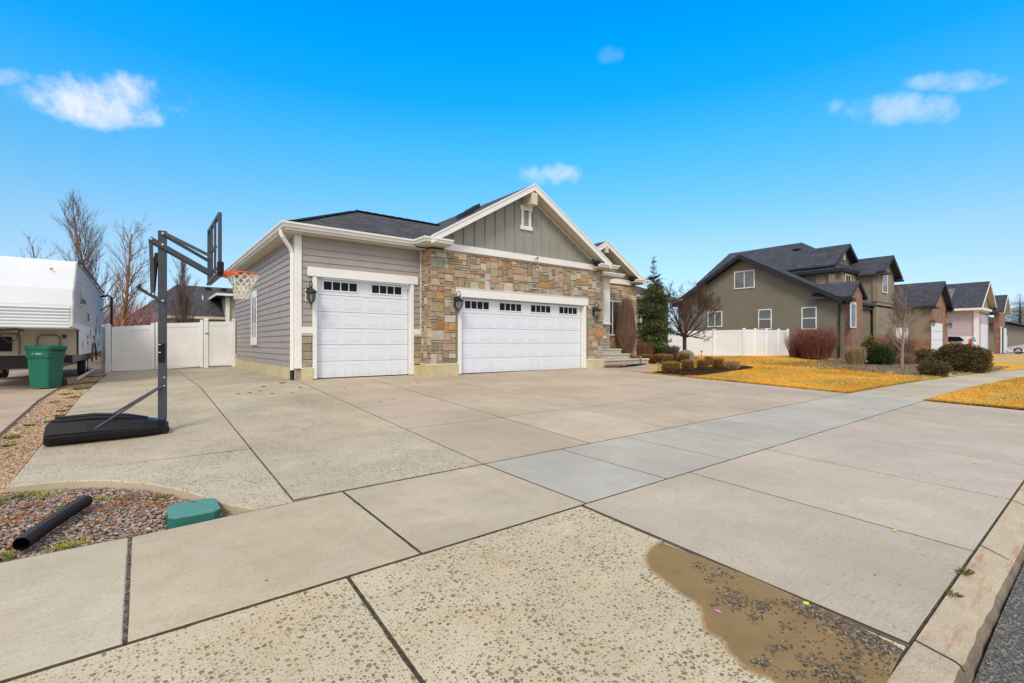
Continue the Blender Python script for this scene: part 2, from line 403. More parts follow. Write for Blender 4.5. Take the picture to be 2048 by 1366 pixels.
def inset(poly, d):
    n = len(poly); out = []
    area = sum(poly[i][0]*poly[(i+1) % n][1]-poly[(i+1) % n][0]*poly[i][1] for i in range(n))
    sg = 1 if area > 0 else -1
    for i in range(n):
        p0, p1, p2 = Vector(poly[i-1]), Vector(poly[i]), Vector(poly[(i+1) % n])
        e1 = (p1-p0).normalized(); e2 = (p2-p1).normalized()
        n1 = Vector((-e1.y, e1.x))*sg; n2 = Vector((-e2.y, e2.x))*sg
        b = n1+n2; k = b.dot(n1)
        b = b*(1/k) if k > .3 else n1
        out.append(tuple(p1+b*d))
    return out
JD = MB()
def slab(m, poly, gap=.012, ch=.006, th=.09, lift=0., jd=True):
    gap *= .62
    base = poly; poly = []
    for i in range(len(base)):
        p, q = Vector(base[i]), Vector(base[(i+1) % len(base)]); L = (q-p).length; near = ((p+q)/2-Vector((1.5, 1))).length < 6.5
        k = max(1, int(L/(.07 if near else .5))) if L > .2 else 1
        poly += [tuple(p+(q-p)*j/k) for j in range(k)]
    """one cast concrete slab with an eased edge"""
    jz = R.uniform(-.0006, .0006)+lift
    q0 = inset(poly, -.0005); q2 = inset(poly, gap/2+ch*.25); nn_ = len(poly)
    for i in range(nn_ if jd else 0):
        j = (i+1) % nn_
        JD.face([(x, y, G(x, y)+lift-.0035) for x, y in (q0[i], q0[j], q2[j], q2[i])])
    p1 = inset(poly, gap/2); p2 = inset(poly, gap/2+ch)
    for i in range(len(poly)):
        k = mnoise.noise(Vector((poly[i][0]*9, poly[i][1]*9, 3)))+.6*mnoise.noise(Vector((poly[i][0]*31, poly[i][1]*31, 7)))
        for pp_ in (p1, p2): pp_[i] = (pp_[i][0]+(p2[i][0]-poly[i][0])*.24*k, pp_[i][1]+(p2[i][1]-poly[i][1])*.24*k)
    n = len(poly)
    vs = [(x, y, G(x, y)+jz-th) for x, y in p1]+[(x, y, G(x, y)+jz-ch) for x, y in p1]+[(x, y, G(x, y)+jz) for x, y in p2]
    fs = [(i, (i+1) % n, (i+1) % n+n, i+n) for i in range(n)]+[(i+n, (i+1) % n+n, (i+1) % n+2*n, i+2*n) for i in range(n)]+[tuple(range(2*n, 3*n))]
    k_ = R.uniform(.95, 1.04); m.mesh(vs, fs, (k_, k_*R.uniform(.985, 1.01), k_*R.uniform(.96, 1.02)))
def sub(poly, dz=-.03, step=1):
    m = MB(); m.face([(x, y, G(x, y)+dz) for x, y in poly]); return m

# main driveway grid
VA = [3.2, 5.03, 6.91, 8.97, 10.86, 12.96]
HB = [4.65, 6.76, 8.77, 10.8, 12.84]
def drx(b): return 15.37-(b-4.72)*.13 if b < 9 else 14.82-(b-9)*.15
m = MB()
for i in range(len(VA)):
    for j in range(len(HB)-1):
        a0 = VA[i]; b0, b1 = HB[j], HB[j+1]
        if i < len(VA)-1: a1 = a1t = VA[i+1]
        else: a1, a1t = drx(b0), drx(b1)
        g = .034
        slab(m, [(a0, b0), (a1, b0), (a1t, b1), (a0, b1)], g)
slab(m, [(3.2, 12.84), (6.9, 12.84), (6.9, 13.55), (3.2, 13.55)], .012)
slab(m, [(6.9, 12.84), (14.5, 12.84), (14.5, 12.98), (6.9, 12.98)], .004)
m.build('driveway', M['conc'], kind='structure')
# front walk to the steps
m = MB()
slab(m, [(drx(10.8)+.25, 10.9), (15.9, 11.3), (17.4, 11.75), (17.9, 12.9), (15.9, 12.9), (14.32, 12.83)], .012)
slab(m, [(17.4, 11.75), (20.5, 11.6), (20.5, 12.6), (17.9, 12.9)], .012)
slab(m, [(14.5, 12.86), (17.9, 12.9), (17.9, 14.2), (14.5, 14.2)], .012)
m.build('front_path', M['apron'], kind='structure')
# side drive, older exposed concrete with a curved front corner
cv = [(-1.01, 6.50), (-.70, 6.46), (-.32, 6.27), (.02, 5.94), (.25, 5.60), (.40, 5.32), (.52, 5.06), (.64, 4.82), (.79, 4.62)]
def crom(P, n=4):
    out = []
    for i in range(len(P)-1):
        p0, p1, p2, p3 = P[max(i-1, 0)], P[i], P[i+1], P[min(i+2, len(P)-1)]
        for k in range(n):
            t = k/n; out.append(tuple(.5*((2*p1[d])+(-p0[d]+p2[d])*t+(2*p0[d]-5*p1[d]+4*p2[d]-p3[d])*t*t+(-p0[d]+3*p1[d]-3*p2[d]+p3[d])*t**3) for d in (0, 1)))
    return out+[P[-1]]
curve = crom(cv)
def hl(a, b): return b-.05*(a-1.1)/2
m = MB()
slab(m, [(.79, 4.62), (1.10, 4.64), (1.10, 6.76), (-1.0, 6.85)]+curve[:-1], .012, .012, jd=False)
rows = [6.78, 8.70, 10.9, 13.55, 18.3, 23.2]
for j in range(len(rows)-1):
    b0, b1 = rows[j], rows[j+1]
    slab(m, [(-1.0+.006*(b0-6.8), b0+.06), (1.10, b0), (1.10, b1), (-1.0+.006*(b1-6.8), b1+.03)], .024, .004)
rows = [4.65, 6.68, 8.70, 10.9, 13.4]
for j in range(len(rows)-1):
    b0, b1 = rows[j], rows[j+1]
    slab(m, [(1.10, b0+.02), (3.2, b0-.04 if j else b0), (3.2, b1-.04), (1.10, b1+.02)], .024, .004)
slab(m, [(1.10, 13.42), (3.2, 13.36), (3.2, 18.3), (1.10, 18.3)], .024, .004)
slab(m, [(1.10, 18.3), (3.2, 18.3), (3.2, 23.2), (1.10, 23.2)], .024, .004)
m.build('side_driveway', M['conc_side'], kind='structure')
# pavement
m = MB(); g = .024
for a0, a1 in [(-5.1, -3.4), (-3.4, -1.7), (-1.7, -.06), (-.06, 1.545), (1.545, 3.2)]:
    slab(m, [(a0, 3.0), (a1, 3.0), (a1, 4.64-(.09 if a1 < .5 else 0)), (a0, 4.64-(.10 if a0 < .5 else 0))], g, .009)
xs = [15.4+1.5*i for i in range(32)]
for a0, a1 in zip(xs, xs[1:]):
    slab(m, [(a0, be(a0)-1.63), (a1, be(a1)-1.63), (a1, be(a1)-.01), (a0, be(a0)-.01)], .024)
m.build('pavement', M['walk'], kind='structure')
m = MB()
xs = [3.2, 4.45, 5.78, 7.06, 8.37, 9.68, 11.0, 12.4, 13.9, 15.4]
for a0, a1 in zip(xs, xs[1:]):
    slab(m, [(a0, 3.0), (a1, 3.0), (a1, 4.645), (a0, 4.645)], .03)
m.build('grey_pavement', M['walk_new'], kind='structure')
m = MB()
xs = [3.14, 4.87, 6.7, 8.65, 10.65, 12.6, 15.15]
for a0, a1 in zip(xs, xs[1:]):
    slab(m, [(a0-.1 if a0 > 3.2 else 3.06, .657), (a1-.1, .657), (a1, 3.0), (a0, 3.0)], .03)
m.build('driveway_apron', M['apron'], kind='structure')
m = MB()
for a0, a1, b1 in ((46.3, 49.0, 8.7), (49.0, 51.6, 8.7), (62.5, 66.2, 8.35), (66.2, 69.6, 8.35), (70.2, 74.2, 8.6), (74.2, 78, 8.6)):
    slab(m, [(a0, be(a0)), (a1, be(a1)), (a1, b1), (a0, b1)], .03, lift=.012)
    slab(m, [(a0, be(a0)-4.0), (a1, be(a1)-4.0), (a1, be(a1)-1.64), (a0, be(a0)-1.64)], .03, lift=.012)
m.build('far_driveways', M['apron'], kind='structure')
m = MB()
for a0, a1, a0t, a1t in [(-3.3, -1.1, -3.3, -1.1), (-1.1, .93, -1.1, 1.03), (.93, 3.04, 1.03, 3.13)]:
    slab(m, [(a0, .657), (a1, .657), (a1t, 3.0), (a0t, 3.0)], .02, .012, lift=-.004)
m.build('worn_driveway_apron', M['spall'], kind='structure')
# dirt that shows in the joints
m = MB()
for (a0, a1, b0, b1, k) in [(-5, .8, .66, 4.52, 10), (.8, 15.4, .66, 4.7, 20), (-1.0, 3.2, 4.7, 23.2, 12), (3.2, 14.4, 4.7, 13.0, 12), (14.4, 17.8, 10.9, 14.2, 4)]:
    sh = sheet(a0, a1, b0, b1, k, 16, -.028)
    if b0 == 4.7 and a0 < 0:
        sh = sheet(.8, 3.2, 4.7, 6.6, 4, 6, -.028); sh.mesh(*[(x.v, x.f) for x in [sheet(-.95, 3.2, 6.6, 23.2, 8, 24, -.028)]][0])
    m.mesh(sh.v, sh.f)
m.build('under_slab_ground', M['sub'], kind='structure', recalc=False)
# neighbour's slab
m = MB()
for a0, a1 in ((-9, -5.2), (-5.2, -1.62)):
    for b0, b1 in ((5, 9), (9, 14.5), (14.5, 21), (21, 29)):
        if a1 > -2: slab(m, [(a0, b0), (a1+.1-.02*(b0-9)/2, b0), (a1+.1-.02*(b1-9)/2, b1), (a0, b1)], .02, .008, lift=-.01)
        else: slab(m, [(a0, b0), (a1, b0), (a1, b1), (a0, b1)], .02, .008, lift=-.01)
m.build('neighbour_driveway', M['nb_conc'], kind='structure')

JD.build('joint_dirt_ground', M['sub'], kind='structure', recalc=False)
# kerb and road
m = MB()
prof_n = 70
def kerb(a):
    t = cl((a-2.95)/.35); zt = zf(a)-.095
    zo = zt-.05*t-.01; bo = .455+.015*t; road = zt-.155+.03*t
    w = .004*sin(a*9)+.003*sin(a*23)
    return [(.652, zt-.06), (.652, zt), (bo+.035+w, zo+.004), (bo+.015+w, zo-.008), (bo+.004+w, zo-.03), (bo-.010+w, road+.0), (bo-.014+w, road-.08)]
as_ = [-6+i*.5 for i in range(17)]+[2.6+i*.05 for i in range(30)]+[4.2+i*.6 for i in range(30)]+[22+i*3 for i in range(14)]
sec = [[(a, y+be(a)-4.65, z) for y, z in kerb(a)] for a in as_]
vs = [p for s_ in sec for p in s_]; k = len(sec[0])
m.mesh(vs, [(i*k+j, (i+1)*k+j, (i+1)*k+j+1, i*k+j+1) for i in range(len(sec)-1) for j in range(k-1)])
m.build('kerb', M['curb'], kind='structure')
# joints scored across the kerb
m = MB()
for a in (3.12, 4.95, 6.6, 8.6):
    kp = kerb(a); 
    for (y0, z0), (y1, z1) in zip(kp[1:], kp[2:5]):
        m.face([(a-.006, y0, z0+.004), (a+.006, y0, z0+.004), (a+.006, y1-.004, z1+.004), (a-.006, y1-.004, z1+.004)])
m.build('kerb_joint_marking', M['sub'], kind='structure', recalc=False)
def rz(a, b): return zf(a)-.23-.02*cl((.4-b)/3)
xs = [-40, -10]+[-6+i for i in range(36)]+[32, 40, 60, 90]
m = MB(); ysr = [-14, -6, -2, -.5, .445]
n = len(ysr)
m.mesh([(x, y+be(x)-4.65, rz(x, y)+(.03 if x > 3.3 else 0)) for x in xs for y in ysr], [(i*n+j, (i+1)*n+j, (i+1)*n+j+1, i*n+j+1) for i in range(len(xs)-1) for j in range(n-1)])
m.build('road', M['asphalt'], kind='structure', recalc=False)

# lawn sheets
m = sheet(14.2, 32, 4.69, 22, 60, 60, 0)
vs = []
for (x, y, z) in m.v:
    lo = be(x)+.03
    t = (y-4.69)/(22-4.69); y2 = lo+(22-lo)*t
    lx = drx(min(y2, 10.5))+.03
    if x < 17: x = lx+(x-14.2)*(17-lx)/2.8
    if y2 > 11: x = max(x, 14.2+(17.9-14.2)*cl((y2-11)/.6)*cl((18-x)/1))
    vs.append((x, y2, G(x, y2)+.006))
m.v = vs; m.build('lawn', M['lawn'], kind='structure', recalc=False)
m = sheet(32, 80, 0, 1, 60, 24, 0)
m.v = [(x, be(x)+.03+y*18, G(x, be(x)+.03+y*18)+.002) for x, y, z in m.v]
m.build('neighbour_lawn', M['lawn'], kind='structure', recalc=False)
m = sheet(15.2, 80, 0, 1, 70, 8, 0)
m.v = [(x, be(x)-3.95+y*2.29, G(x, be(x)-3.95+y*2.29)+.004) for x, y, z in m.v]
m.build('verge_lawn', M['lawn'], kind='structure', recalc=False)

def at(px, py):
    """ground point seen at a pixel of the reference"""
    d = FW*F+RT*(px-1024)+UP*(687-py); d /= F
    t = -1.2/d.z if d.z < 0 else 50
    for _ in range(80): t = .5*t+.5*G(d.x*t, d.y*t)/d.z
    return d.x*t, d.y*t
def bed(name, pts, mat, dz=.012, kind='structure', n=None):
    m = MB(); c = (sum(p[0] for p in pts)/len(pts), sum(p[1] for p in pts)/len(pts))
    N = len(pts)
    rings = [1, .97, .7, .35]
    vs = []
    for r, h in zip(rings, (0, .02, .035, .04)):
        vs += [(c[0]+(p[0]-c[0])*r, c[1]+(p[1]-c[1])*r) for p in pts]
    vs = [(x, y, G(x, y)+dz+h) for (x, y), h in zip(vs, [0]*N+[.02]*N+[.035]*N+[.04]*N)]
    fs = [(r*N+i, r*N+(i+1) % N, (r+1)*N+(i+1) % N, (r+1)*N+i) for r in range(3) for i in range(N)]+[tuple(range(3*N, 4*N))]
    m.mesh(vs, fs); return m.build(name, mat, kind=kind, recalc=False)
bed('mulch_bed', [(14.75,10.62),(14.85,9.4),(15.6,9.25),(17.5,9.45),(19.3,9.75),(20.9,9.95),(22.2,10.4),(22.4,11.0),(20.9,11.3),(18.5,11.2),(17.3,11.3),(16.3,11.0)], M['mulch'])
bed('red_mulch_bed', [(14.5,12.92),(14.45,12.5),(15.0,12.3),(15.9,12.45),(16.5,12.88)], M['redmulch'])
bed('dark_mulch_bed', [(15.0,12.3),(16.2,12.45),(17.6,12.86),(16.5,12.88),(15.9,12.6)], M['mulch'], .018)
bed('shrub_mulch_bed', [(17.9,12.8),(20.3,12.7),(21.3,13.4),(23,14.2),(25,15.2),(25,17.5),(21,17.5),(18.2,15.5)], M['mulch'])
bed('garden_bed', [(26.3,4.62),(25.0,5.4),(24.9,6.4),(25.6,7.5),(26.3,8.4),(27.6,9.4),(29.5,10.6),(33,11.2),(36,11.0),(38,9),(38,5),(36.2,3.8),(33,3.85),(29.5,4.25)], M['soil'])
from mathutils import Euler
# ------------------------------------------------------------------ texture helpers for buildings
def shingles(name, c, c2, scale=1.0):
    t = NT(name); u = t.sep(t.wallvec())
    v = t.comb(u[0], t.math('MULTIPLY', u[1], 1.9), 0.)
    br = t.n.new('ShaderNodeTexBrick'); t.link(v, br.inputs['Vector']); br.offset = .37; br.offset_frequency = 2
    for k, x in (('Scale', 1.), ('Mortar Size', .012), ('Mortar Smooth', .6), ('Brick Width', .27), ('Row Height', .145*scale), ('Bias', -.1)): br.inputs[k].default_value = x
    br.inputs['Color1'].default_value = s4(c); br.inputs['Color2'].default_value = s4(c2); br.inputs['Mortar'].default_value = s4(tuple(x*.45 for x in c))
    n = t.noise(55, 4, .7); b = t.noise(.9, 4, .6)
    x = t.mix(1., br.outputs[0], t.ramp(n, [(.3, (.6, .6, .6)), (.7, (1.3, 1.3, 1.3))]), 'MULTIPLY')
    x = t.mix(1., x, t.ramp(b, [(.3, (.85, .85, .85)), (.7, (1.12, 1.12, 1.12))]), 'MULTIPLY')
    t.color(x); t.set(rough=.92, spec=.2)
    t.bump(t.math('ADD', t.math('MULTIPLY', n, .5), t.math('SUBTRACT', 1, br.outputs['Fac'])), .7, .012); return t.m
def bricks(name, c, c2, mort=(.42, .36, .30), w=.22, h=.075):
    t = NT(name); br = t.n.new('ShaderNodeTexBrick'); t.link(t.wallvec(), br.inputs['Vector'])
    for k, x in (('Scale', 1.), ('Mortar Size', .008), ('Mortar Smooth', .2), ('Brick Width', w), ('Row Height', h), ('Bias', .0)): br.inputs[k].default_value = x
    br.inputs['Color1'].default_value = s4(c); br.inputs['Color2'].default_value = s4(c2); br.inputs['Mortar'].default_value = s4(mort)
    t.color(t.mix(1., br.outputs[0], t.ramp(t.noise(2.2, 5, .7), [(.3, (.62, .62, .62)), (.7, (1.3, 1.25, 1.2))]), 'MULTIPLY'))
    t.bump(t.math('SUBTRACT', 1, br.outputs['Fac']), .6, .008); t.set(rough=.9); return t.m
M['shing'] = shingles('charcoal_shingles', (.062, .062, .070), (.105, .104, .112))
M['shing2'] = shingles('slate_shingles', (.052, .054, .072), (.088, .09, .112))
M['siding'] = plain('taupe_siding', (.345, .308, .298), .6, .07, 1.6, .08, 90)
M['batten'] = plain('grey_board', (.30, .295, .262), .6, .08, 1.6, .08, 90)
M['stucco'] = plain('taupe_stucco', (.185, .168, .128), .9, .1, .8, .5, 70)
M['stucco2'] = plain('beige_stucco', (.245, .215, .165), .9, .1, .8, .5, 70)
M['brick'] = bricks('red_brick', (.29, .11, .07), (.16, .07, .05))
M['brickst'] = bricks('tan_stone', (.36, .27, .17), (.22, .16, .10), w=.35, h=.14)
M['mortar'] = plain('mortar', (.22, .185, .14), .95, .2, 8, .5, 50)
M['navy'] = plain('dark_fascia', (.009, .009, .016), .5, .15, 3)
M['rubber'] = plain('tyre_rubber', (.02, .02, .02), .8, .2, 8)
M['lav'] = plain('lavender_siding', (.50, .43, .50), .6, .05, 2)
M['dark'] = plain('shadow_gap', (.012, .011, .01), .9, .2, 4)
def glassm():
    t = NT('window_glass'); u = t.sep(t.wallvec())
    st = t.math('FRACT', t.math('MULTIPLY', u[1], 14.))
    t.color(t.mix(t.math('GREATER_THAN', st, .72), (.16, .19, .20), (.05, .06, .07))); t.set(rough=.08, spec=.7); return t.m
M['blind'] = glassm()
def glass2():
    t = NT('room_window_glass'); n = t.noise(1.4, 2, .5)
    t.color(t.mix(t.maprange(n, .4, .6), (.10, .11, .115), (.045, .05, .055))); t.set(rough=.05, spec=.9); return t.m
M['glass'] = glass2()
def lampglass():
    t = NT('seeded_lamp_glass'); t.color((.55, .6, .6)); t.set(rough=.12, trans=.85, ior=1.2); return t.m
M['lampglass'] = lampglass()

STONES = [(.36,.27,.18),(.33,.23,.15),(.37,.25,.18),(.36,.22,.15),(.31,.25,.20),(.33,.31,.26),(.40,.36,.28),(.45,.43,.37),(.38,.29,.17),(.27,.21,.14),(.38,.29,.22),
          (.33,.28,.20),(.35,.26,.17),(.30,.22,.15),(.42,.36,.26),(.24,.22,.18),(.37,.21,.09),(.37,.28,.21),(.35,.31,.24),(.34,.26,.18),(.33,.26,.18),(.36,.30,.21),(.31,.25,.18)]
def stones(m, u0, u1, v0, v1, f, holes=(), cell=.078, seed=1, maxw=6, maxh=4):
    """random ashlar: f(u, v, d) -> 3D point, d = how far the face stands out"""
    r = random.Random(seed); nu = max(1, round((u1-u0)/cell)); nv = max(1, round((v1-v0)/cell)); cu = (u1-u0)/nu; cv = (v1-v0)/nv
    used = [[False]*nv for _ in range(nu)]
    for i in range(nu):
        for j in range(nv):
            uc, vc = u0+(i+.5)*cu, v0+(j+.5)*cv
            for h in holes:
                if h[0] < uc < h[1] and h[2] < vc < h[3]: used[i][j] = True
    for j in range(nv):
        for i in range(nu):
            if used[i][j]: continue
            w = r.choice((2, 2, 3, 3, 4, 5, 6)); w = min(w, maxw); h = min(maxh, r.choice((1, 1, 2, 2, 3, 3, 4)))
            while w > 1 and (i+w > nu or any(used[i+q][j] for q in range(w))): w -= 1
            if i+w < nu and not used[i+w][j] and (i+w+1 >= nu or used[i+w+1][j]) : w += 1
            while h > 1 and (j+h > nv or any(used[i+q][j+p] for q in range(w) for p in range(h))): h -= 1
            for q in range(w):
                for p in range(h): used[i+q][j+p] = True
            g = .007; a0 = u0+i*cu+g; a1 = u0+(i+w)*cu-g; b0 = v0+j*cv+g; b1 = v0+(j+h)*cv-g
            d = r.uniform(.018, .045); e = r.uniform(.008, .016)
            jt = lambda: r.uniform(-.006, .006)
            c = r.choice(STONES); k = r.uniform(.8, 1.25)*1.18; c = tuple(min(.8, x*k*r.uniform(.95, 1.05)) for x in c)
            o = [(a0+jt(), b0+jt()), (a1+jt(), b0+jt()), (a1+jt(), b1+jt()), (a0+jt(), b1+jt())]
            inn = [(o[0][0]+e, o[0][1]+e), (o[1][0]-e, o[1][1]+e), (o[2][0]-e, o[2][1]-e), (o[3][0]+e, o[3][1]-e)]
            vs = [f(x, y, 0) for x, y in o]+[f(x, y, d*.7) for x, y in o]+[f(x, y, d+r.uniform(-.004, .004)) for x, y in inn]
            m.mesh(vs, [(0,1,5,4),(1,2,6,5),(2,3,7,6),(3,0,4,7),(4,5,9,8),(5,6,10,9),(6,7,11,10),(7,4,8,11),(8,9,10,11)], c)

def lap(m, f, u0, u1, v0, v1, exp=.178, holes=()):
    """lapped boards: f(u, v, d)"""
    v = v0
    while v < v1-.01:
        t = min(v+exp, v1)
        segs = [(u0, u1)]
        for h in holes:
            if h[2] < t-.02 and h[3] > v+.02:
                ns = []
                for a, b in segs:
                    if h[0] > a: ns.append((a, min(b, h[0])))
                    if h[1] < b: ns.append((max(a, h[1]), b))
                    
                segs = [(a, b) for a, b in ns if b-a > .01]
        for a, b in segs:
            m.mesh([f(a, v, .0), f(b, v, .0), f(b, v, .030), f(a, v, .030), f(a, t+.012, .006), f(b, t+.012, .006), f(a, t+.012, 0), f(b, t+.012, 0)],
                   [(0,1,2,3),(3,2,5,4),(4,5,7,6),(0,3,4,6),(1,7,5,2)])
        v = t
fy = lambda y0: (lambda u, v, d: (u, y0-d, v))          # wall facing the street
fx = lambda x0: (lambda u, v, d: (x0-d, u, v))          # wall facing left

# ================================================================== MAIN HOUSE
GF = -.955
house = thing('house', 'grey-sided house with stone front, white garage doors and a board gable', 'house', (3.24, 12.75, GF))
BL, BR, AL, AP, AR = 13.37, 12.75, 3.24, 6.87, 14.5
# side wall
wx0, wx1, wz0, wz1 = 18.55, 19.62, .20, 1.62
m = MB(); lap(m, fx(AL), 13.5, 23.6, -.66, 2.86, holes=[(18.62, 19.55, .28, 1.55)])
m.build('siding_wall', M['siding'], house)
m = MB(); m.box(AL, AL+.2, BL+.02, 23.6, GF-.3, 2.9); m.box(AL+.2, 3.72, BL+.005, BL+.12, GF-.3, 2.9); m.box(6.50, AP, BL+.005, BL+.12, GF-.3, 2.9); m.box(3.72, 6.50, BL+.005, BL+.12, 1.82, 2.9)
m.box(AL+.2, 14.4, 23.4, 23.6, GF-.3, 2.9); m.box(14.2, AR-.02, 13.0, 23.6, GF-.3, 2.9)
m.build('inner_wall', M['siding'], house)
# side window
wf = MB(); x = AL-.03
wf.bbox(x-.045, x, wx0, wx1, 1.62, 1.86); wf.bbox(x-.045, x, wx0, wx1, -.06, .17)
wf.bbox(x-.03, x, wx0, wx0+.12, .17, 1.62); wf.bbox(x-.03, x, wx1-.12, wx1, .17, 1.62)
wf.bbox(x-.02, x, (wx0+wx1)/2-.03, (wx0+wx1)/2+.03, .22, 1.58); wf.bbox(x-.02, x, wx0+.12, wx1-.12, 1.57, 1.62); wf.bbox(x-.02, x, wx0+.12, wx1-.12, .17, .23)
w_ = wf.build('window', M['white'], house)
pn = MB(); pn.box(x-.006, x, wx0+.1, wx1-.1, .18, 1.6); pn.build('pane', M['glass'], w_)
# front left bay siding
d0, d1, dt = 3.74, 6.48, 1.80
m = MB(); lap(m, fy(BL), AL+.14, AP, -.66, 2.86, holes=[(d0-.02, d1+.02, -2, 1.9), (AL, d0, -2, .3), (d1, AP, -2, .3)])
m.build('siding_wall', M['siding'], house)
# corner boards, sill bands
m = MB(); m.bbox(AL-.045, AL+.12, BL-.045, BL+.13, -.66, 2.86); m.build('corner_board', M['white'], house)
m = MB(); m.bbox(AL+.12, d0-.11, BL-.05, BL, .27, .44); m.build('band_board', M['white'], house)
m = MB(); m.bbox(d1+.11, AP-.02, BL-.05, BL, .27, .44); m.build('band_board', M['white'], house)
m = MB(); m.bbox(AP-.05, AP+.01, BL-.045, BL, .44, 2.86); m.build('corner_board', M['white'], house)
# lower stone piers beside the left door
for a0, a1, sd in ((AL+.13, d0-.12, 3), (d1+.12, AP, 5)):
    m = MB(); m.box(a0, a1, BL-.02, BL, -.66, .27); pier = m.build('stone_pier', M['mortar'], house)
    m = MB(); stones(m, a0, a1, -.64, .2, fy(BL-.02), seed=sd, cell=.1, maxw=3, maxh=2); m.build('stone_facing', M['stone'], pier)
    m = MB(); m.bbox(a0-.01, a1+.01, BL-.075, BL, .20, .265, c=(.5, .43, .36)); m.build('stone_cap', M['stone'], pier)
# foundation
m = MB(); m.bbox(AL-.05, AL, BL+.06, 23.6, GF-.15, -.665); m.build('foundation', M['found'], house)
m = MB(); m.bbox(AL+.10, d0-.11, BL-.10, BL+.05, GF-.15, -.665); m.build('foundation', M['found'], house)
m = MB(); m.bbox(AL+.09, d0-.105, BL-.11, BL, -.665, -.64); m.build('foundation_cap', M['white'], house)

def garage_door(d0, d1, zb, zt, B, rows, groups, panes, gw, cols):
    """sectional door with raised panels and a window row"""
    dr = MB(); y = B+.13; h = (zt-zb)/rows
    o = []
    for r_ in range(rows):
        z0 = zb+r_*h; z1 = z0+h-.008
        dr.bbox(d0, d1, y, y+.04, z0, z1, .006)
        if r_ < rows-1:
            pw = (d1-d0)/cols
            for c_ in range(cols):
                a0 = d0+c_*pw+.09; a1 = d0+(c_+1)*pw-.09
                for (p0, p1, q0, q1) in ((a0, a1, z0+.075, z0+.095), (a0, a1, z1-.095, z1-.075), (a0, a0+.02, z0+.095, z1-.095), (a1-.02, a1, z0+.095, z1-.095)):
                    dr.bbox(p0, p1, y-.008, y+.002, q0, q1, .004)
                dr.bbox(a0+.05, a1-.05, y-.006, y+.002, z0+.125, z1-.125, .006)
    door = dr.build('garage_door', M['door'], house)
    z0 = zb+(rows-1)*h; zw0, zw1 = z0+h*.30, z0+h*.80
    for g in range(groups):
        cx = d0+(d1-d0)*(g+.5)/groups; wf = MB(); a0, a1 = cx-gw/2, cx+gw/2
        wf.bbox(a0-.05, a1+.05, y-.02, y+.001, zw1, zw1+.04, .005); wf.bbox(a0-.05, a1+.05, y-.02, y+.001, zw0-.04, zw0, .005)
        wf.bbox(a0-.05, a0, y-.02, y+.001, zw0, zw1, .005); wf.bbox(a1, a1+.05, y-.02, y+.001, zw0, zw1, .005)
        for k in range(1, panes):
            xx = a0+(a1-a0)*k/panes; wf.bbox(xx-.014, xx+.014, y-.014, y+.001, zw0, zw1, .003)
        win = wf.build('window', M['door'], door)
        p = MB(); p.box(a0, a1, y-.004, y+.001, zw0, zw1); p.build('pane', M['glassd'], win)
    sl_ = MB(); sl_.box(d0, d1, y, y+.05, zb-.02, zb); sl_.build('bottom_seal', M['rubber'], door)
    return door
garage_door(d0+.005, d1-.005, -.945, dt, BL, 6, 2, 4, .92, 4)
# casing of the left door
m = MB()
m.bbox(d0-.11, d0, BL-.06, BL+.13, -.95, dt); m.build('door_casing', M['white'], house)
m = MB(); m.bbox(d1, d1+.11, BL-.06, BL+.13, -.95, dt); m.build('door_casing', M['white'], house)
m = MB(); m.bbox(d0-.24, d1+.24, BL-.08, BL+.13, dt, dt+.245); m.build('door_header', M['white'], house)
# stone bay
e0, e1, et = 7.91, 13.42, 1.457
m = MB(); m.box(AP, e0-.02, BR, BR+.3, GF-.3, 2.86); m.box(e1+.02, AR, BR, BR+.3, GF-.3, 2.86); m.box(e0-.02, e1+.02, BR, BR+.3, et+.02, 2.86); m.box(AP, AP+.3, BR+.3, BL+.05, GF-.3, 2.86)
m.box(AR-.3, AR, BR+.3, 14.3, GF-.3, 2.86); stw = m.build('stone_wall', M['mortar'], house)
m = MB()
stones(m, AP-.02, AR+.02, -.62, 2.84, fy(BR), holes=[(e0-.2, e1+.2, -2, et+.26), (10.66, 11.12, 1.90, 2.12)], seed=11)
stones(m, BR-.02, BL, -.62, 2.84, fx(AP), seed=12, maxw=3)
stones(m, BR-.02, 14.2, -.62, 2.84, lambda u, v, d: (AR+d, u, v), seed=13)
m.build('stone_facing', M['stone'], stw)
m = MB(); m.bbox(AP-.07, e0-.12, BR-.08, BL, GF-.12, -.64); m.build('foundation', M['found'], house)
m = MB(); m.bbox(AP-.08, e0-.115, BR-.09, BL-.01, -.64, -.615); m.build('foundation_cap', M['white'], house)
m = MB(); m.bbox(e1+.12, AR+.07, BR-.08, BR+.5, GF-.12, -.64); m.build('foundation', M['found'], house)
m = MB(); m.bbox(e1+.115, AR+.08, BR-.09, BR+.5, -.64, -.615); m.build('foundation_cap', M['white'], house)
m = MB(); m.bbox(d1+.11, AP-.07, BL-.09, BL+.05, GF-.12, -.665); m.build('foundation', M['found'], house)
garage_door(e0+.005, e1-.005, -.95, et, BR, 5, 4, 4, .93, 8)
m = MB(); m.bbox(e0-.115, e0, BR-.06, BR+.13, -.955, et); m.build('door_casing', M['white'], house)
m = MB(); m.bbox(e1, e1+.115, BR-.06, BR+.13, -.955, et); m.build('door_casing', M['white'], house)
m = MB(); m.bbox(e0-.2, e1+.2, BR-.08, BR+.13, et, et+.26); m.bbox(e0-.22, e1+.22, BR-.095, BR, et+.26, et+.285); m.build('door_header', M['white'], house)
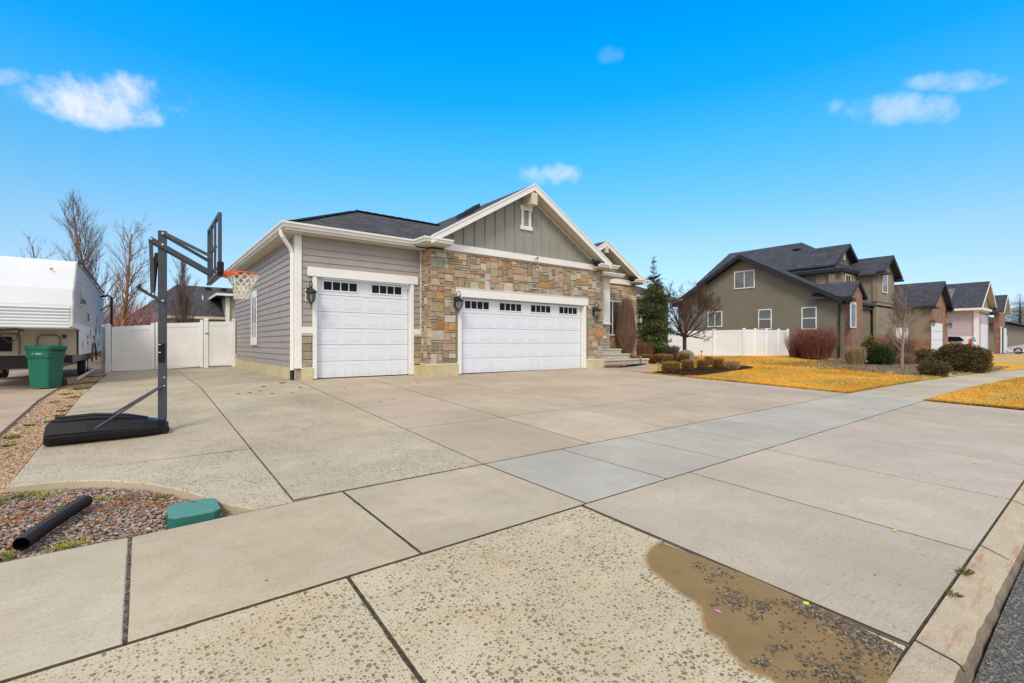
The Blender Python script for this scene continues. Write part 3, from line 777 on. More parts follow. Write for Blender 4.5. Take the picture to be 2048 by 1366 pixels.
# frieze and gable
m = MB(); m.bbox(7.3, 14.1, BR-.09, BR+.1, 2.86, 3.07); m.build('frieze_board', M['white'], house)
m = MB(); m.bbox(7.3, 14.1, BR-.06, BR+.05, 2.81, 2.86, c=(.40, .33, .27)); m.build('stone_ledge', M['stone'], house)
GX, GZ, PI_, PO = 10.55, 5.42, .585, 12.28
gz = lambda a: GZ-.20-abs(a-GX)*PI_
m = MB(); m.prism([(AP+.2, 2.9), (AR-.2, 2.9), (AR-.2, gz(AR-.2)), (GX, gz(GX)), (AP+.2, gz(AP+.2))], BR, BR+.12, 'xz')
a = 7.22
while a < 14.0:
    if gz(a)-.03 > 3.1: m.bbox(a-.028, a+.028, BR-.042, BR+.001, 3.07, gz(a)-.03, .004)
    a += .408
m.build('gable_wall', M['batten'], house)
def gable_roof(parent, cx, zt, half, pit, y0, y1, thick=.10, mat='shing', fas='white', soff='cream', fz=.2, wally=None, over=.4):
    """ridge along y: roof planes, barge boards in front and soffit below"""
    L = half; r = MB()
    r.prism([(cx-L, zt-L*pit), (cx, zt), (cx+L, zt-L*pit), (cx+L, zt-L*pit-thick), (cx, zt-thick), (cx-L, zt-L*pit-thick)], y0, y1, 'xz')
    rf = r.build('roof', M[mat], parent)
    b = MB(); o = .028
    for s_ in (-1, 1):
        b.prism([(cx, zt-o), (cx+s_*(L+.0), zt-L*pit-o), (cx+s_*L, zt-L*pit-o-fz), (cx, zt-o-fz)], y0-.03, y0, 'xz')
    b.build('barge_board', M[fas], rf)
    b = MB()
    for s_ in (-1, 1):
        b.prism([(cx, zt+.012), (cx+s_*(L+.02), zt-(L+.02)*pit+.012), (cx+s_*(L+.02), zt-(L+.02)*pit-.045), (cx, zt-.045)], y0-.05, y0-.03, 'xz')
    b.build('drip_edge', M[fas], rf)
    if wally:
        b = MB()
        for s_ in (-1, 1):
            b.prism([(cx, zt-thick-.01), (cx+s_*L, zt-L*pit-thick-.01), (cx+s_*L, zt-L*pit-thick-.035), (cx, zt-thick-.035)], y0, wally, 'xz')
        b.build('soffit', M[soff], rf)
    return rf
rf = gable_roof(house, GX, GZ, 3.93, PI_, PO, 24.2, wally=BR+.02)
m = MB()
for s_ in (-1, 1): m.prism([(GX, gz(GX)+.03), (GX+s_*3.3, gz(GX+3.3)+.03), (GX+s_*3.3, gz(GX+3.3)-.07), (GX, gz(GX)-.07)], BR-.05, BR, 'xz')
m.build('rake_trim', M['cream'], rf)
for a, b in ((9.35, 14.3), (8.6, 13.6)):
    z = GZ-(GX-a)*PI_; m = MB()
    m.prism([(a-.22, z-.129+.004), (a+.22, z+.129+.004), (a+.20, z+.29), (a-.20, z+.04)], b-.2, b+.2, 'xz'); m.build('roof_vent', M['black'], rf)
# ridge corbel and gable vent
m = MB(); m.bbox(GX-.13, GX+.13, PO-.02, BR+.02, 4.72, 5.12); m.build('gable_bracket', M['cream'], house)
def vent(parent, cx, z0, B):
    v = MB()
    v.bbox(cx-.27, cx+.27, B-.06, B, z0, z0+.13); v.bbox(cx-.27, cx+.27, B-.06, B, z0+.68, z0+.84)
    v.bbox(cx-.22, cx-.12, B-.045, B, z0+.13, z0+.68); v.bbox(cx+.12, cx+.22, B-.045, B, z0+.13, z0+.68)
    o = v.build('gable_vent', M['white'], parent)
    v = MB()
    for k in range(9):
        z = z0+.15+k*.058; v.bar((cx-.12, B-.022, z), (cx+.12, B-.022, z), .028, .01, up=(0, -.7, .7))
    v.build('louvre', M['white'], o)
    v = MB(); v.box(cx-.13, cx+.13, B-.006, B, z0+.12, z0+.7); v.build('backing', M['dark'], o)
vent(house, GX, 3.93, BR-.002)
# eave returns with gutter (stone bay)
def eave_return(a0, a1, b0, b1, z, rise=.22):
    m = MB(); m.bbox(a0, a1, b0, b1, z-.16, z-.12); m.build('soffit', M['cream'], house)
    m = MB()
    gutter(m, [(a0, b1, z), (a0, b0, z), (a1, b0, z)] if a0 < 9 else [(a0, b0, z), (a1, b0, z), (a1, b1, z)]); m.build('gutter', M['white'], house)
    m = MB(); c = (a0+a1)/2
    m.mesh([(a0+.05, b0+.05, z-.02), (a1-.05, b0+.05, z-.02), (a1-.05, b1, z-.02), (a0+.05, b1, z-.02), (a0+.3, b0+.45, z+rise), (a1-.3, b0+.45, z+rise)],
           [(0, 1, 5, 4), (1, 2, 5), (0, 4, 3), (4, 5, 2, 3)]); m.build('return_roof', M['shing'], house)
GUT = [(-.0, -.13), (.02, -.13), (.035, -.06), (.10, -.03), (.10, .0), (.09, .0), (.09, -.02), (0, -.02)]
def gutter(m, pts, prof=None):
    """K-style gutter swept on a horizontal run, outside to the right-hand side of travel"""
    prof = [(.0, -.125), (.075, -.125), (.085, -.07), (.125, -.045), (.125, .0), (.112, .0), (.112, -.03), (.0, -.03)]
    P = [Vector((p[0], p[1])) for p in pts]; z = pts[0][2]; n = len(prof); secs = []
    for i, p in enumerate(P):
        ds = []
        if i > 0: ds.append((p-P[i-1]).normalized())
        if i < len(P)-1: ds.append((P[i+1]-p).normalized())
        ns = [Vector((d.y, -d.x)) for d in ds]; nn = sum(ns, Vector((0, 0)));
        nn = nn.normalized(); k = 1/max(.4, nn.dot(ns[0]))
        secs.append([(p.x+nn.x*o*k, p.y+nn.y*o*k, z+h) for o, h in prof])
    vs = [q for s_ in secs for q in s_]
    fs = [(i*n+j, i*n+(j+1) % n, (i+1)*n+(j+1) % n, (i+1)*n+j) for i in range(len(secs)-1) for j in range(n)]
    fs += [tuple(range(n)), tuple(range((len(secs)-1)*n, len(secs)*n))]
    m.mesh(vs, fs)
# left wing: hip roof. eave lines at a=2.86, b=12.98
ea, eb, ez = 2.90, 13.02, 3.07
hp = .49; hd = 2.75
pk = (ea+hd, eb+hd, ez+hp*hd)
m = MB()
m.mesh([(ea, eb, ez), (7.6, eb, ez), (9.2, pk[1], pk[2]), pk, (ea, 24.2, ez), (pk[0], 24.2, pk[2]), (9.2, 24.2, pk[2])],
       [(0, 1, 2, 3), (0, 3, 5, 4), (3, 2, 6, 5)])
m.mesh([(ea, eb, ez-.05), (7.6, eb, ez-.05), (7.6, eb, ez), (ea, eb, ez), (ea, 24.2, ez-.05), (ea, 24.2, ez)], [(0, 1, 2, 3), (0, 3, 5, 4)])
hip = m.build('roof', M['shing'], house)
m = MB(); n_ = 24
for i in range(n_):
    t0 = i/n_; t1 = (i+1.15)/n_
    p0 = Vector((ea, eb, ez))*(1-t0)+Vector(pk)*t0; p1 = Vector((ea, eb, ez))*(1-t1)+Vector(pk)*t1
    m.bar(p0+Vector((0, 0, .022)), p1+Vector((0, 0, .008)), .24, .02)
for i in range(12):
    m.bar((pk[0]+i*.3, pk[1], pk[2]+.022), (pk[0]+i*.3+.34, pk[1], pk[2]+.008), .24, .02)
m.build('ridge_cap', M['shing'], hip)
m = MB(); m.box(ea+.0, AL, eb, 24.2, 2.865, 2.885)
m.box(AL, AP+.05, eb, BL, 2.865, 2.885)
for k in range(27): b = 13.5+k*.4; m.box(ea+.03, AL-.03, b, b+.012, 2.858, 2.8655)
m.build('soffit', M['cream'], house)
m = MB(); m.box(ea, ea+.02, eb, 24.2, 2.87, 3.05); m.box(ea+.02, 6.5, eb, eb+.02, 2.87, 3.05); m.build('fascia', M['white'], house)
m = MB(); gutter(m, [(ea, 24.2, ez+.01), (ea, eb, ez+.01), (6.55, eb, ez+.01)]); m.build('gutter', M['white'], house)
eave_return(6.5, 7.36, 12.36, 13.05, 3.08)
eave_return(13.85, 14.86, 12.36, 13.4, 3.08)
m = MB()
dp = [(ea-.05, 13.3, 2.93), (ea-.05, 13.3, 2.84), (ea-.02, 13.3, 2.76), (AL-.14, 13.42, 2.50), (AL-.09, 13.45, 2.38), (AL-.09, 13.45, -.70)]
m.tube(dp, .055, 8); m.build('downpipe', M['white'], house)
m = MB(); m.lathe([(.06, .0), (.06, .03), (.052, .05), (.055, .25), (.045, .27)], (AL-.09, 13.45, GF), 12); m.build('downpipe_boot', M['black'], house)
m = MB(); m.tube([(AL-.03, 22.9, GF), (AL-.06, 22.9, -.45)], .03, 8); m.build('vent_pipe', M['cream'], house)
# porch gable beyond
PB = 14.25; PX = 16.0; PZ = 4.46
m = MB(); m.box(14.0, 18.6, PB, PB+.25, GF-.2, 2.75); m.box(18.35, 18.6, PB+.25, 22, GF-.2, 2.75); pw = m.build('stone_wall', M['mortar'], house)
m = MB(); stones(m, 14.5, 18.62, -.9, 2.66, fy(PB), seed=21, holes=[(16.25, 17.45, .35, 2.0)]); stones(m, PB-.02, 21, -.9, 2.66, lambda u, v, d: (18.6+d, u, v), seed=22)
m.build('stone_facing', M['stone'], pw)
pz = lambda a: PZ-.14-abs(a-PX)*.56
m = MB(); m.prism([(14.0, 2.7), (18.3, 2.7), (18.3, pz(18.3)), (PX, pz(PX)), (14.0, pz(14.0))], PB, PB+.12, 'xz')
a = 14.4
while a < 18.1:
    if pz(a) > 3.0: m.bbox(a-.025, a+.025, PB-.025, PB+.001, 2.95, pz(a), .004)
    a += .41
m.build('gable_wall', M['batten'], house)
m = MB(); m.bbox(16.1, 18.15, PB-.08, PB+.02, 2.72, 2.95); m.build('frieze_board', M['white'], house)
rf2 = gable_roof(house, PX, PZ, 2.75, .56, 13.8, 22, wally=PB+.02)
m = MB(); m.bbox(PX-.1, PX+.1, 13.78, PB, 3.95, 4.2); m.build('gable_bracket', M['cream'], house)
vent(house, PX, 3.30, PB-.002)
def ret2(a0, a1, b0, b1, z):
    m = MB(); m.bbox(a0, a1, b0, b1, z-.15, z-.11); m.build('soffit', M['cream'], house)
    m = MB(); gutter(m, [(a0, b0, z), (a1, b0, z), (a1, b1, z)]); m.build('gutter', M['white'], house)
    m = MB(); m.mesh([(a0, b0, z-.02), (a1, b0, z-.02), (a1, b1, z-.02), (a0+.1, b0+.35, z+.2), (a1-.4, b1, z+.2), (a0, b1, z-.02)], [(0, 1, 3), (1, 2, 4, 3), (0, 3, 5), (3, 4, 5)]); m.build('return_roof', M['shing'], house)
ret2(18.0, 18.95, 13.85, 14.7, 2.98)
ret2(15.05, 16.35, 13.3, 13.9, 2.98)
m = MB(); m.bbox(15.66, 16.1, 13.7, PB, .86, 2.86); m.bbox(15.73, 16.03, 13.685, 13.7, .98, 2.62); m.bbox(15.62, 16.14, 13.66, PB, .82, .87); m.build('porch_column', M['white'], house)
m = MB(); m.box(15.68, 16.08, 13.75, PB, -.8, .82); pc = m.build('stone_pier', M['mortar'], house)
m = MB(); stones(m, 15.66, 16.1, -.6, .82, fy(13.75), seed=31, maxw=3); stones(m, 13.73, PB, -.6, .82, fx(15.68), seed=32, maxw=3); m.build('stone_facing', M['stone'], pc)
m = MB()
def winframe(m, a0, a1, z0, z1, y, w=.07, d=.05, mull=True):
    m.bbox(a0, a1, y-d, y, z1-w, z1); m.bbox(a0, a1, y-d, y, z0, z0+w); m.bbox(a0, a0+w, y-d, y, z0+w, z1-w); m.bbox(a1-w, a1, y-d, y, z0+w, z1-w)
    if mull: m.bbox((a0+a1)/2-.025, (a0+a1)/2+.025, y-d*.7, y, z0+w, z1-w)
winframe(m, 16.25, 17.45, .35, 1.95, PB-.03); w_ = m.build('window', M['white'], house)
m = MB(); m.box(16.3, 17.4, PB-.045, PB-.03, .4, 1.9); m.build('pane', M['glass'], w_)
# far wing
m = MB(); m.box(18.6, 25.0, 16.8, 23.5, GF-.2, 2.45); m.build('wing_wall', M['batten'], house)
m = MB(); m.bbox(19.6, 20.9, 16.74, 16.8, .0, 1.7); w_ = m.build('window', M['white'], house)
m = MB(); m.box(19.7, 20.8, 16.72, 16.74, .1, 1.6); m.build('pane', M['glass'], w_)
m = MB(); m.bbox(22.3, 23.6, 16.74, 16.8, .0, 1.7); w_ = m.build('window', M['white'], house)
m = MB(); m.box(22.4, 23.5, 16.72, 16.74, .1, 1.6); m.build('pane', M['glass'], w_)
m = MB(); m.mesh([(17.5, 16.3, 2.65), (25.5, 16.3, 2.65), (22.2, 19.6, 4.2), (17.5, 19.6, 4.2), (25.5, 23.5, 2.65), (22.2, 21, 4.2), (17.5, 21, 4.2)], [(0, 1, 2, 3), (1, 4, 5, 2), (3, 2, 5, 6)]); m.build('roof', M['shing'], house)
m = MB(); m.box(18.6, 25.5, 16.3, 16.8, 2.46, 2.5); m.build('soffit', M['cream'], house)
m = MB(); gutter(m, [(18.6, 16.32, 2.66), (25.48, 16.32, 2.66), (25.48, 20, 2.66)]); m.build('gutter', M['white'], house)
# house number stone
m = MB(); m.bbox(10.68, 11.10, BR-.055, BR-.0, 1.91, 2.11, c=(.42, .40, .36)); m.bbox(10.68, 11.10, BR-.066, BR-.05, 2.08, 2.11, .003, c=(.5, .48, .43)); m.bbox(10.68, 11.10, BR-.066, BR-.05, 1.91, 1.94, .003, c=(.5, .48, .43))
pl = m.build('number_plaque', M['stone'], house)
def text(s_, loc, size, rot, mat, parent, name, ext=.004):
    cu = bpy.data.curves.new(name, 'FONT'); cu.body = s_; cu.size = size; cu.extrude = ext; cu.align_x = 'CENTER'; cu.align_y = 'CENTER'
    q = bpy.data.objects.new(name, cu); COL.objects.link(q)
    me = bpy.data.meshes.new_from_object(q, depsgraph=bpy.context.evaluated_depsgraph_get()); bpy.data.objects.remove(q)
    me.name = name; me.materials.clear(); me.materials.append(mat)
    me.transform(Matrix.Translation(loc) @ Euler(rot).to_matrix().to_4x4())
    o = bpy.data.objects.new(name, me); COL.objects.link(o); adopt(o, parent); return o
text('1381', (10.89, BR-.058, 2.01), .17, (pi/2, 0, 0), M['black'], pl, 'lettering')

# steps up to the porch
st = thing('front_steps', 'pale stone steps leading up to the porch beside the stone garage corner', 'steps', (16, 13.4, -.85))
m = MB(); m.bbox(14.52, 17.8, 12.95, 13.7, -.95, -.73, .012, c=(.50, .43, .33)); m.bbox(14.52, 17.83, 12.92, 13.7, -.73, -.66, .012, c=(.56, .52, .45)); m.build('step', M['stone'], st)
m = MB(); m.bbox(14.52, 16.8, 13.2, 13.74, -.66, -.50, .012, c=(.52, .47, .37)); m.bbox(14.52, 16.83, 13.17, 13.74, -.50, -.44, .012, c=(.56, .52, .45)); m.build('step', M['stone'], st)
m = MB(); m.bbox(14.52, 16.5, 13.42, 13.748, -.44, -.29, .012, c=(.5, .46, .38)); m.bbox(14.52, 16.53, 13.39, 13.748, -.29, -.23, .012, c=(.56, .52, .45)); m.build('step', M['stone'], st)

# wall lanterns
def lantern(loc, label):
    o = thing('wall_lantern', label, 'lantern', (0, 0, 0), 'black carriage lanterns on the garage walls')
    m = MB(); m.bbox(-.075, .075, -.03, 0, -.16, .16, .01); m.build('back_plate', M['black'], o)
    m = MB(); pts = []
    for k in range(15):
        t = -pi*.1+k*pi*1.15/14; pts.append((0, -.16+.125*cos(t)*1.0, .19+.14*sin(t)))
    m.tube([(0, -.02, .10), (0, -.03, .15)]+pts[::-1], .012, 7)
    m.tube([(0, -.16-.06, .22), (0, -.16-.035, .19), (0, -.19, .17), (0, -.21, .15)], .009, 6); m.build('scroll_arm', M['black'], o)
    m = MB(); m.lathe([(.005, .18), (.03, .16), (.02, .14), (.055, .125), (.06, .11), (.08, .10), (.155, .045), (.16, .03), (.13, .025), (.125, .0), (.05, 0)], (0, -.19, 0), 8); m.build('lamp_hood', M['black'], o)
    m = MB()
    for k in range(4):
        t = pi/4+k*pi/2; m.tube([(cos(t)*r_, -.19+sin(t)*r_, h) for r_, h in ((.118, .0), (.122, -.06), (.112, -.14), (.07, -.22), (.02, -.265))], .009, 5)
    m.lathe([(.0, -.255), (.03, -.262), (.028, -.28), (.012, -.30), (.018, -.33), (.01, -.37), (.0, -.375)], (0, -.19, 0), 8); m.build('lamp_cage', M['black'], o)
    m = MB(); m.lathe([(.10, .0), (.105, -.06), (.09, -.14), (.05, -.22)], (0, -.19, 0), 10); m.build('lamp_glass', M['lampglass'], o, smooth=True)
    m = MB(); m.lathe([(.012, -.2), (.012, -.1), (.02, -.09), (.012, -.04), (.0, -.03)], (0, -.19, 0), 8); m.build('bulb', M['white'], o)
    o.location = loc; return o
ln = lantern((3.62-.08, BL-.06, 1.32), 'black lantern on grey lap siding, left of the single garage door')
dup(ln, (7.70, BR-.045, 1.28), 'black lantern on the stone pier between the two garage doors')
dup(ln, (13.95, BR-.045, 1.25), 'black lantern on stone right of the double garage door, by the porch')
m = MB(); m.bbox(3.44, 3.66, BL-.058, BL-.03, 1.12, 1.46); m.build('lantern_mount', M['white'], house)
sc_ = thing('security_camera', 'small white round security camera on the white board above the double garage door', 'camera', (10.9, BR-.09, 3.0))
m = MB(); m.lathe([(.0, 0), (.04, 0), (.04, -.02), (.018, -.025), (.018, -.05), (0, -.05)], (10.9, BR-.09, 3.0), 12, 'y'); m.build('bracket', M['white'], sc_, smooth=True)
m = MB(); m.lathe([(.0, .04), (.045, .03), (.055, 0), (.055, -.05), (.05, -.055), (.0, -.055)], (10.9, BR-.17, 2.98), 12, 'y'); hd_ = m.build('camera_body', M['white'], sc_, smooth=True)
m = MB(); m.lathe([(.0, 0), (.038, 0), (.03, -.012), (0, -.016)], (10.9, BR-.225, 2.98), 12, 'y'); m.build('lens', M['glassd'], hd_)
# ================================================================== BASKETBALL HOOP
hb = 8.41; ha = .246; hg = G(0, 8.41)
hoop = thing('basketball_hoop', 'portable basketball hoop with grey pole, black base and orange rim on the side driveway', 'basketball hoop', (ha, hb, hg))
# base tank lofted along its length
m = MB(); secs = []
N = 20
prof = [(-.95, .23, .16), (-.93, .29, .25), (-.88, .315, .29), (-.55, .325, .29), (-.2, .32, .26), (.03, .30, .22), (.19, .24, .185), (.28, .16, .16), (.315, .09, .13)]
for x, hw, h in prof:
    pts = []
    for k in range(N):
        t = 2*pi*k/N; cy, cz = cos(t), sin(t)
        y = hw*(abs(cy)**.35)*(1 if cy > 0 else -1)
        z = h*.5+h*.5*(abs(cz)**.5)*(1 if cz > 0 else -1)
        if z > h*.6: y *= .84; z -= .035*(1 if abs(y) < hw*.3 and -.6 < x < .1 else 0)
        pts.append((x, hb+y, G(x, hb)+z+.003))
    secs.append(pts)
vs = [p for s_ in secs for p in s_]
m.mesh(vs, [(i*N+k, i*N+(k+1) % N, (i+1)*N+(k+1) % N, (i+1)*N+k) for i in range(len(secs)-1) for k in range(N)]+[tuple(range(N)), tuple(range((len(secs)-1)*N, len(secs)*N))])
base_ = m.build('base_tank', M['plast'], hoop)
m = MB()
for yy in (-.17, .17): m.tube([(-.88, hb+yy, G(-.9, hb)+.292), (-.5, hb+yy, G(-.5, hb)+.297), (-.15, hb+yy*.9, G(-.1, hb)+.26), (.08, hb+yy*.7, G(0, hb)+.215)], [.02, .028, .026, .012], 8)
m.tube([(.27, hb-.19, hg+.055), (.27, hb+.19, hg+.055)], .055, 12)
m.build('base_rib', M['plast'], base_)
m = MB()
p0 = (-.97, hb-.36, G(-.97, hb)+.10)
m.tube([(-.92, hb-.318, G(-1, hb)+.11), (-.5, hb-.33, G(-.5, hb)+.11), (0, hb-.305, hg+.10), (.18, hb-.245, hg+.09)], .009, 5); m.build('base_seam', M['plast'], base_)
m = MB(); z0 = hg+.17; m.bbox(ha-.052, ha+.052, hb-.052, hb+.052, z0, 1.60, .008); pole = m.build('pole', M['gm'], hoop)
m = MB(); m.bbox(ha-.05, ha+.03, hb-.056, hb-.0525, -.27, -.0, .002); m.build('height_label', M['plast'], pole)
m = MB(); m.bbox(ha-.048, ha-.02, hb-.0585, hb-.0565, -.13, -.12, .001); m.bbox(ha-.048, ha-.02, hb-.0585, hb-.0565, -.02, -.01, .001); m.build('label_print', M['white'], pole)
for yy in (-.31, .30):
    m = MB(); m.tube([(ha, hb+(.065 if yy > 0 else -.065), -.60), (-.46, hb+yy*.95, G(-.46, hb)+.17)], .014, 8); m.build('strut', M['gm'], hoop)
def bolt(parent, x, y, z, r=.016):
    m = MB(); m.lathe([(0, -.012), (r, -.010), (r, .012), (0, .012)], (x, y, z), 8, 'y'); m.build('bolt', M['chrome'], parent)
for z in (-.60, -.48): bolt(pole, ha+.02, hb-.06, z, .012)
bx = .85; bz0, bz1 = .975, 1.83
for yy in (-.075, .075):
    m = MB(); m.bar((ha-.0, hb+yy, 1.57), (bx-.02, hb+yy*2.9, 1.265), .018, .045); m.build('upper_arm', M['gm'], hoop)
    m = MB(); m.bar((.10, hb+yy, 1.465), (bx-.02, hb+yy*1.1, 1.045), .022, .065); m.build('lower_arm', M['gm'], hoop)
    m = MB(); m.bar((.115, hb+yy*.8, 1.46), (.135, hb+yy*.8, .66), .02, .045, up=(1, 0, 0)); m.build('lift_link', M['gm'], hoop)
    m = MB(); m.bar((-.03, hb+yy*.9, .775), (ha, hb+yy*.9, .60), .02, .035); m.build('lift_handle', M['gm'], hoop)
    s_ = -1 if yy < 0 else 1
    for x, z in ((ha, 1.55), (ha, 1.395), (.115, 1.455), (ha, .60), (.14, .69), (.10, .71)): bolt(hoop, x, hb+yy*1.2, z)
m = MB(); m.tube([(-.03, hb-.07, .775), (-.03, hb+.07, .775)], .014, 8); m.tube([(-.0, hb-.2, .80), (-.03, hb, .775), (-.0, hb+.2, .80)], .013, 8); m.build('handle_bar', M['plast'], hoop)
m = MB(); m.tube([(.145, hb, .68), (.165, hb, 1.16), (.17, hb, 1.20)], [.02, .034, .034], 12); m.tube([(.17, hb, 1.18), (.19, hb, 1.28)], .03, 8); m.build('gas_spring', M['black'], hoop)
m = MB(); m.prism([(.165, 1.2), (.20, 1.29), (.20, 1.17), (.18, 1.15)], hb-.03, hb+.03, 'xz'); m.build('spring_bracket', M['black'], hoop)
# backboard
y0, y1 = hb-.69, hb+.69
m = MB(); m.bbox(bx-.0, bx+.045, y0, y0+.045, bz0, bz1); m.bbox(bx, bx+.045, y1-.045, y1, bz0, bz1); m.bbox(bx, bx+.045, y0+.045, y1-.045, bz1-.045, bz1); m.bbox(bx, bx+.045, y0+.045, y1-.045, bz0, bz0+.045)
for yy in (-.2, .2): m.bbox(bx+.001, bx+.03, hb+yy-.016, hb+yy+.016, bz0+.04, bz1-.04)
for zz in (bz0+.12, bz0+.45): m.bbox(bx+.002, bx+.04, hb-.2, hb+.2, zz-.022, zz+.022)
bf = m.build('backboard_frame', M['gm'], hoop)
def acry():
    t = NT('smoked_acrylic'); t.color((.55, .62, .70)); t.set(rough=.05, alpha=.05, spec=.3); return t.m
M['acryl'] = acry()
m = MB(); m.box(bx+.042, bx+.05, y0+.01, y1-.01, bz0+.01, bz1-.01); bd = m.build('backboard', M['acryl'], hoop)
m = MB()
for q in ((hb-.3, hb+.3, bz0+.14, bz0+.19), (hb-.3, hb+.3, bz0+.54, bz0+.59), (hb-.3, hb-.25, bz0+.19, bz0+.54), (hb+.25, hb+.3, bz0+.19, bz0+.54)): m.box(bx+.0505, bx+.053, *q)
m.build('target_square', M['white'], bd)
m = MB(); m.bbox(bx-.015, bx+.06, y0-.01, hb+.69, bz0-.035, bz0+.0, .01)
m.bbox(bx-.01, bx+.07, y0-.012, y0+.05, bz0, bz0+.17, .015); m.build('edge_pad', M['plast'], hoop)
t_ = NT('orange_rim_paint'); t_.color((.85, .13, .02)); t_.set(rough=.4); M['orange'] = t_.m
rc = (bx+.40, hb, 1.085); m = MB()
m.bbox(bx+.05, bx+.19, hb-.07, hb+.07, 1.01, 1.09, .01); m.bar((bx+.07, hb-.05, 1.05), (bx+.3, hb-.19, 1.075), .02, .05); m.bar((bx+.07, hb+.05, 1.05), (bx+.3, hb+.19, 1.075), .02, .05)
m.tube([(rc[0]+.225*cos(2*pi*k/32), rc[1]+.225*sin(2*pi*k/32), rc[2]) for k in range(33)], .011, 8)
m.tube([(rc[0]+.225*cos(t), rc[1]+.225*sin(t), rc[2]-.03) for t in [pi*.62+pi*.76*k/12 for k in range(13)]], .011, 8)
m.build('rim', M['orange'], hoop)
m = MB(); K = 12; lev = [(.222, 0), (.20, -.06), (.165, -.13), (.125, -.19), (.118, -.25), (.115, -.31), (.112, -.36)]
nc = (.86, .82, .68)
for k in range(K):
    for sg in (-1, 1):
        pts = []
        for i, (r_, h) in enumerate(lev):
            t = 2*pi*(k+sg*i*.5)/K; pts.append((rc[0]+r_*cos(t), rc[1]+r_*sin(t), rc[2]-.012+h))
        m.tube(pts, .0085, 5, c=nc, cap=False)
    for i in (3, 4, 5, 6):
        r_, h = lev[i]; t = 2*pi*(k+i*.5)/K; t2 = 2*pi*(k+1+i*.5)/K
        m.tube([(rc[0]+r_*cos(t), rc[1]+r_*sin(t), rc[2]-.012+h), (rc[0]+r_*1.05*cos((t+t2)/2), rc[1]+r_*1.05*sin((t+t2)/2), rc[2]-.035+h), (rc[0]+r_*cos(t2), rc[1]+r_*sin(t2), rc[2]-.012+h)], .009, 5, c=nc, cap=False)
m.build('net', M['col'], hoop)

# ================================================================== TRASH BIN
bxp = at(92, 776); g0 = G(*bxp)+.0
cart = thing('wheelie_bin', 'green wheeled trash bin with closed lid standing before the white trailer', 'trash bin', (bxp[0], bxp[1], g0))
t_ = NT('green_bin_plastic'); n_ = t_.noise(6, 5, .6); t_.color(t_.mix(n_, (.0, .105, .065), (.002, .15, .095))); t_.set(rough=.42); t_.bump(t_.noise(160, 2, .5), .1, .002); M['bin'] = t_.m
X, Y, Z = bxp[0], bxp[1], g0
def rsec(hx, hy, z, r=.05, n=4):
    hx *= .66; hy *= .66
    o = []
    for cx, cy, t0 in ((hx-r, hy-r, 0), (-hx+r, hy-r, pi/2), (-hx+r, -hy+r, pi), (hx-r, -hy+r, 3*pi/2)):
        for k in range(n+1): t = t0+pi/2*k/n; o.append((cx+r*cos(t), cy+r*sin(t), z))
    return o
import itertools
ang = -math.atan2(.6151, .7885)+pi*.02
def place(p): c, s_ = cos(ang), sin(ang); return (X+p[0]*c-p[1]*s_, Y+p[0]*s_+p[1]*c, Z+p[2])
m = MB(); sc2 = [rsec(.33, .30, .02), rsec(.335, .31, .12), rsec(.37, .345, .62), rsec(.375, .35, .72), rsec(.405, .385, .76), rsec(.415, .395, .93), rsec(.445, .425, .94), rsec(.445, .425, .985)]
n2 = len(sc2[0]); vs = [place(p) for s_ in sc2 for p in s_]
m.mesh(vs, [(i*n2+k, i*n2+(k+1) % n2, (i+1)*n2+(k+1) % n2, (i+1)*n2+k) for i in range(len(sc2)-1) for k in range(n2)]+[tuple(range(n2))])
bb = m.build('bin_body', M['bin'], cart)
m = MB(); sc2 = [rsec(.455, .435, .975), rsec(.455, .435, 1.0), rsec(.42, .40, 1.03), rsec(.2, .2, 1.05)]
vs = [place(p) for s_ in sc2 for p in s_]
m.mesh(vs, [(i*n2+k, i*n2+(k+1) % n2, (i+1)*n2+(k+1) % n2, (i+1)*n2+k) for i in range(3) for k in range(n2)]+[tuple(range(n2)), tuple(range(3*n2, 4*n2))])
m.build('lid', M['bin'], cart)
m = MB(); m.tube([place((.29, .14, .93)), place((.33, .14, .92)), place((.33, -.14, .92)), place((.29, -.14, .93))], .016, 8); m.build('handle', M['plast'], cart)
for yy in (-.17, .17):
    m = MB(); c = place((yy, .24, .11)); m.lathe([(0, -.03), (.10, -.03), (.10, .03), (0, .03)], c, 14, 'y'); m.build('wheel', M['rubber'], cart)
# worn pale print on the front, too faded to read
t_ = NT('faded_print'); p = t_.sep(t_.pos()); nn = t_.noise(60, 2, .5); t_.color(t_.mix(t_.maprange(nn, .42, .5), (.01, .14, .09), (.42, .62, .55))); t_.set(rough=.5); M['print'] = t_.m
m = MB()
for k in range(9):
    if k == 2: continue
    x0 = -.09+k*.026; m.mesh([place((x0, -.272, .825)), place((x0+.018, -.272, .825)), place((x0+.018, -.272, .862)), place((x0, -.272, .862)), place((x0, -.25, .825)), place((x0+.018, -.25, .825)), place((x0+.018, -.25, .862)), place((x0, -.25, .862))], [(0,1,2,3),(0,1,5,4),(2,3,7,6),(1,2,6,5),(3,0,4,7)])
m.build('faded_print', M['print'], bb)
c = at(136, 768); blk = MB(); blk.bbox(c[0]-.02, c[0]+.16, c[1], c[1]+.35, G(*c)-.01, G(*c)+.16, .01, c=(.34, .26, .17)); tag(blk.build('wood_block', M['stone']), 'short weathered timber block on the slab beside the green bin', 'wood block')

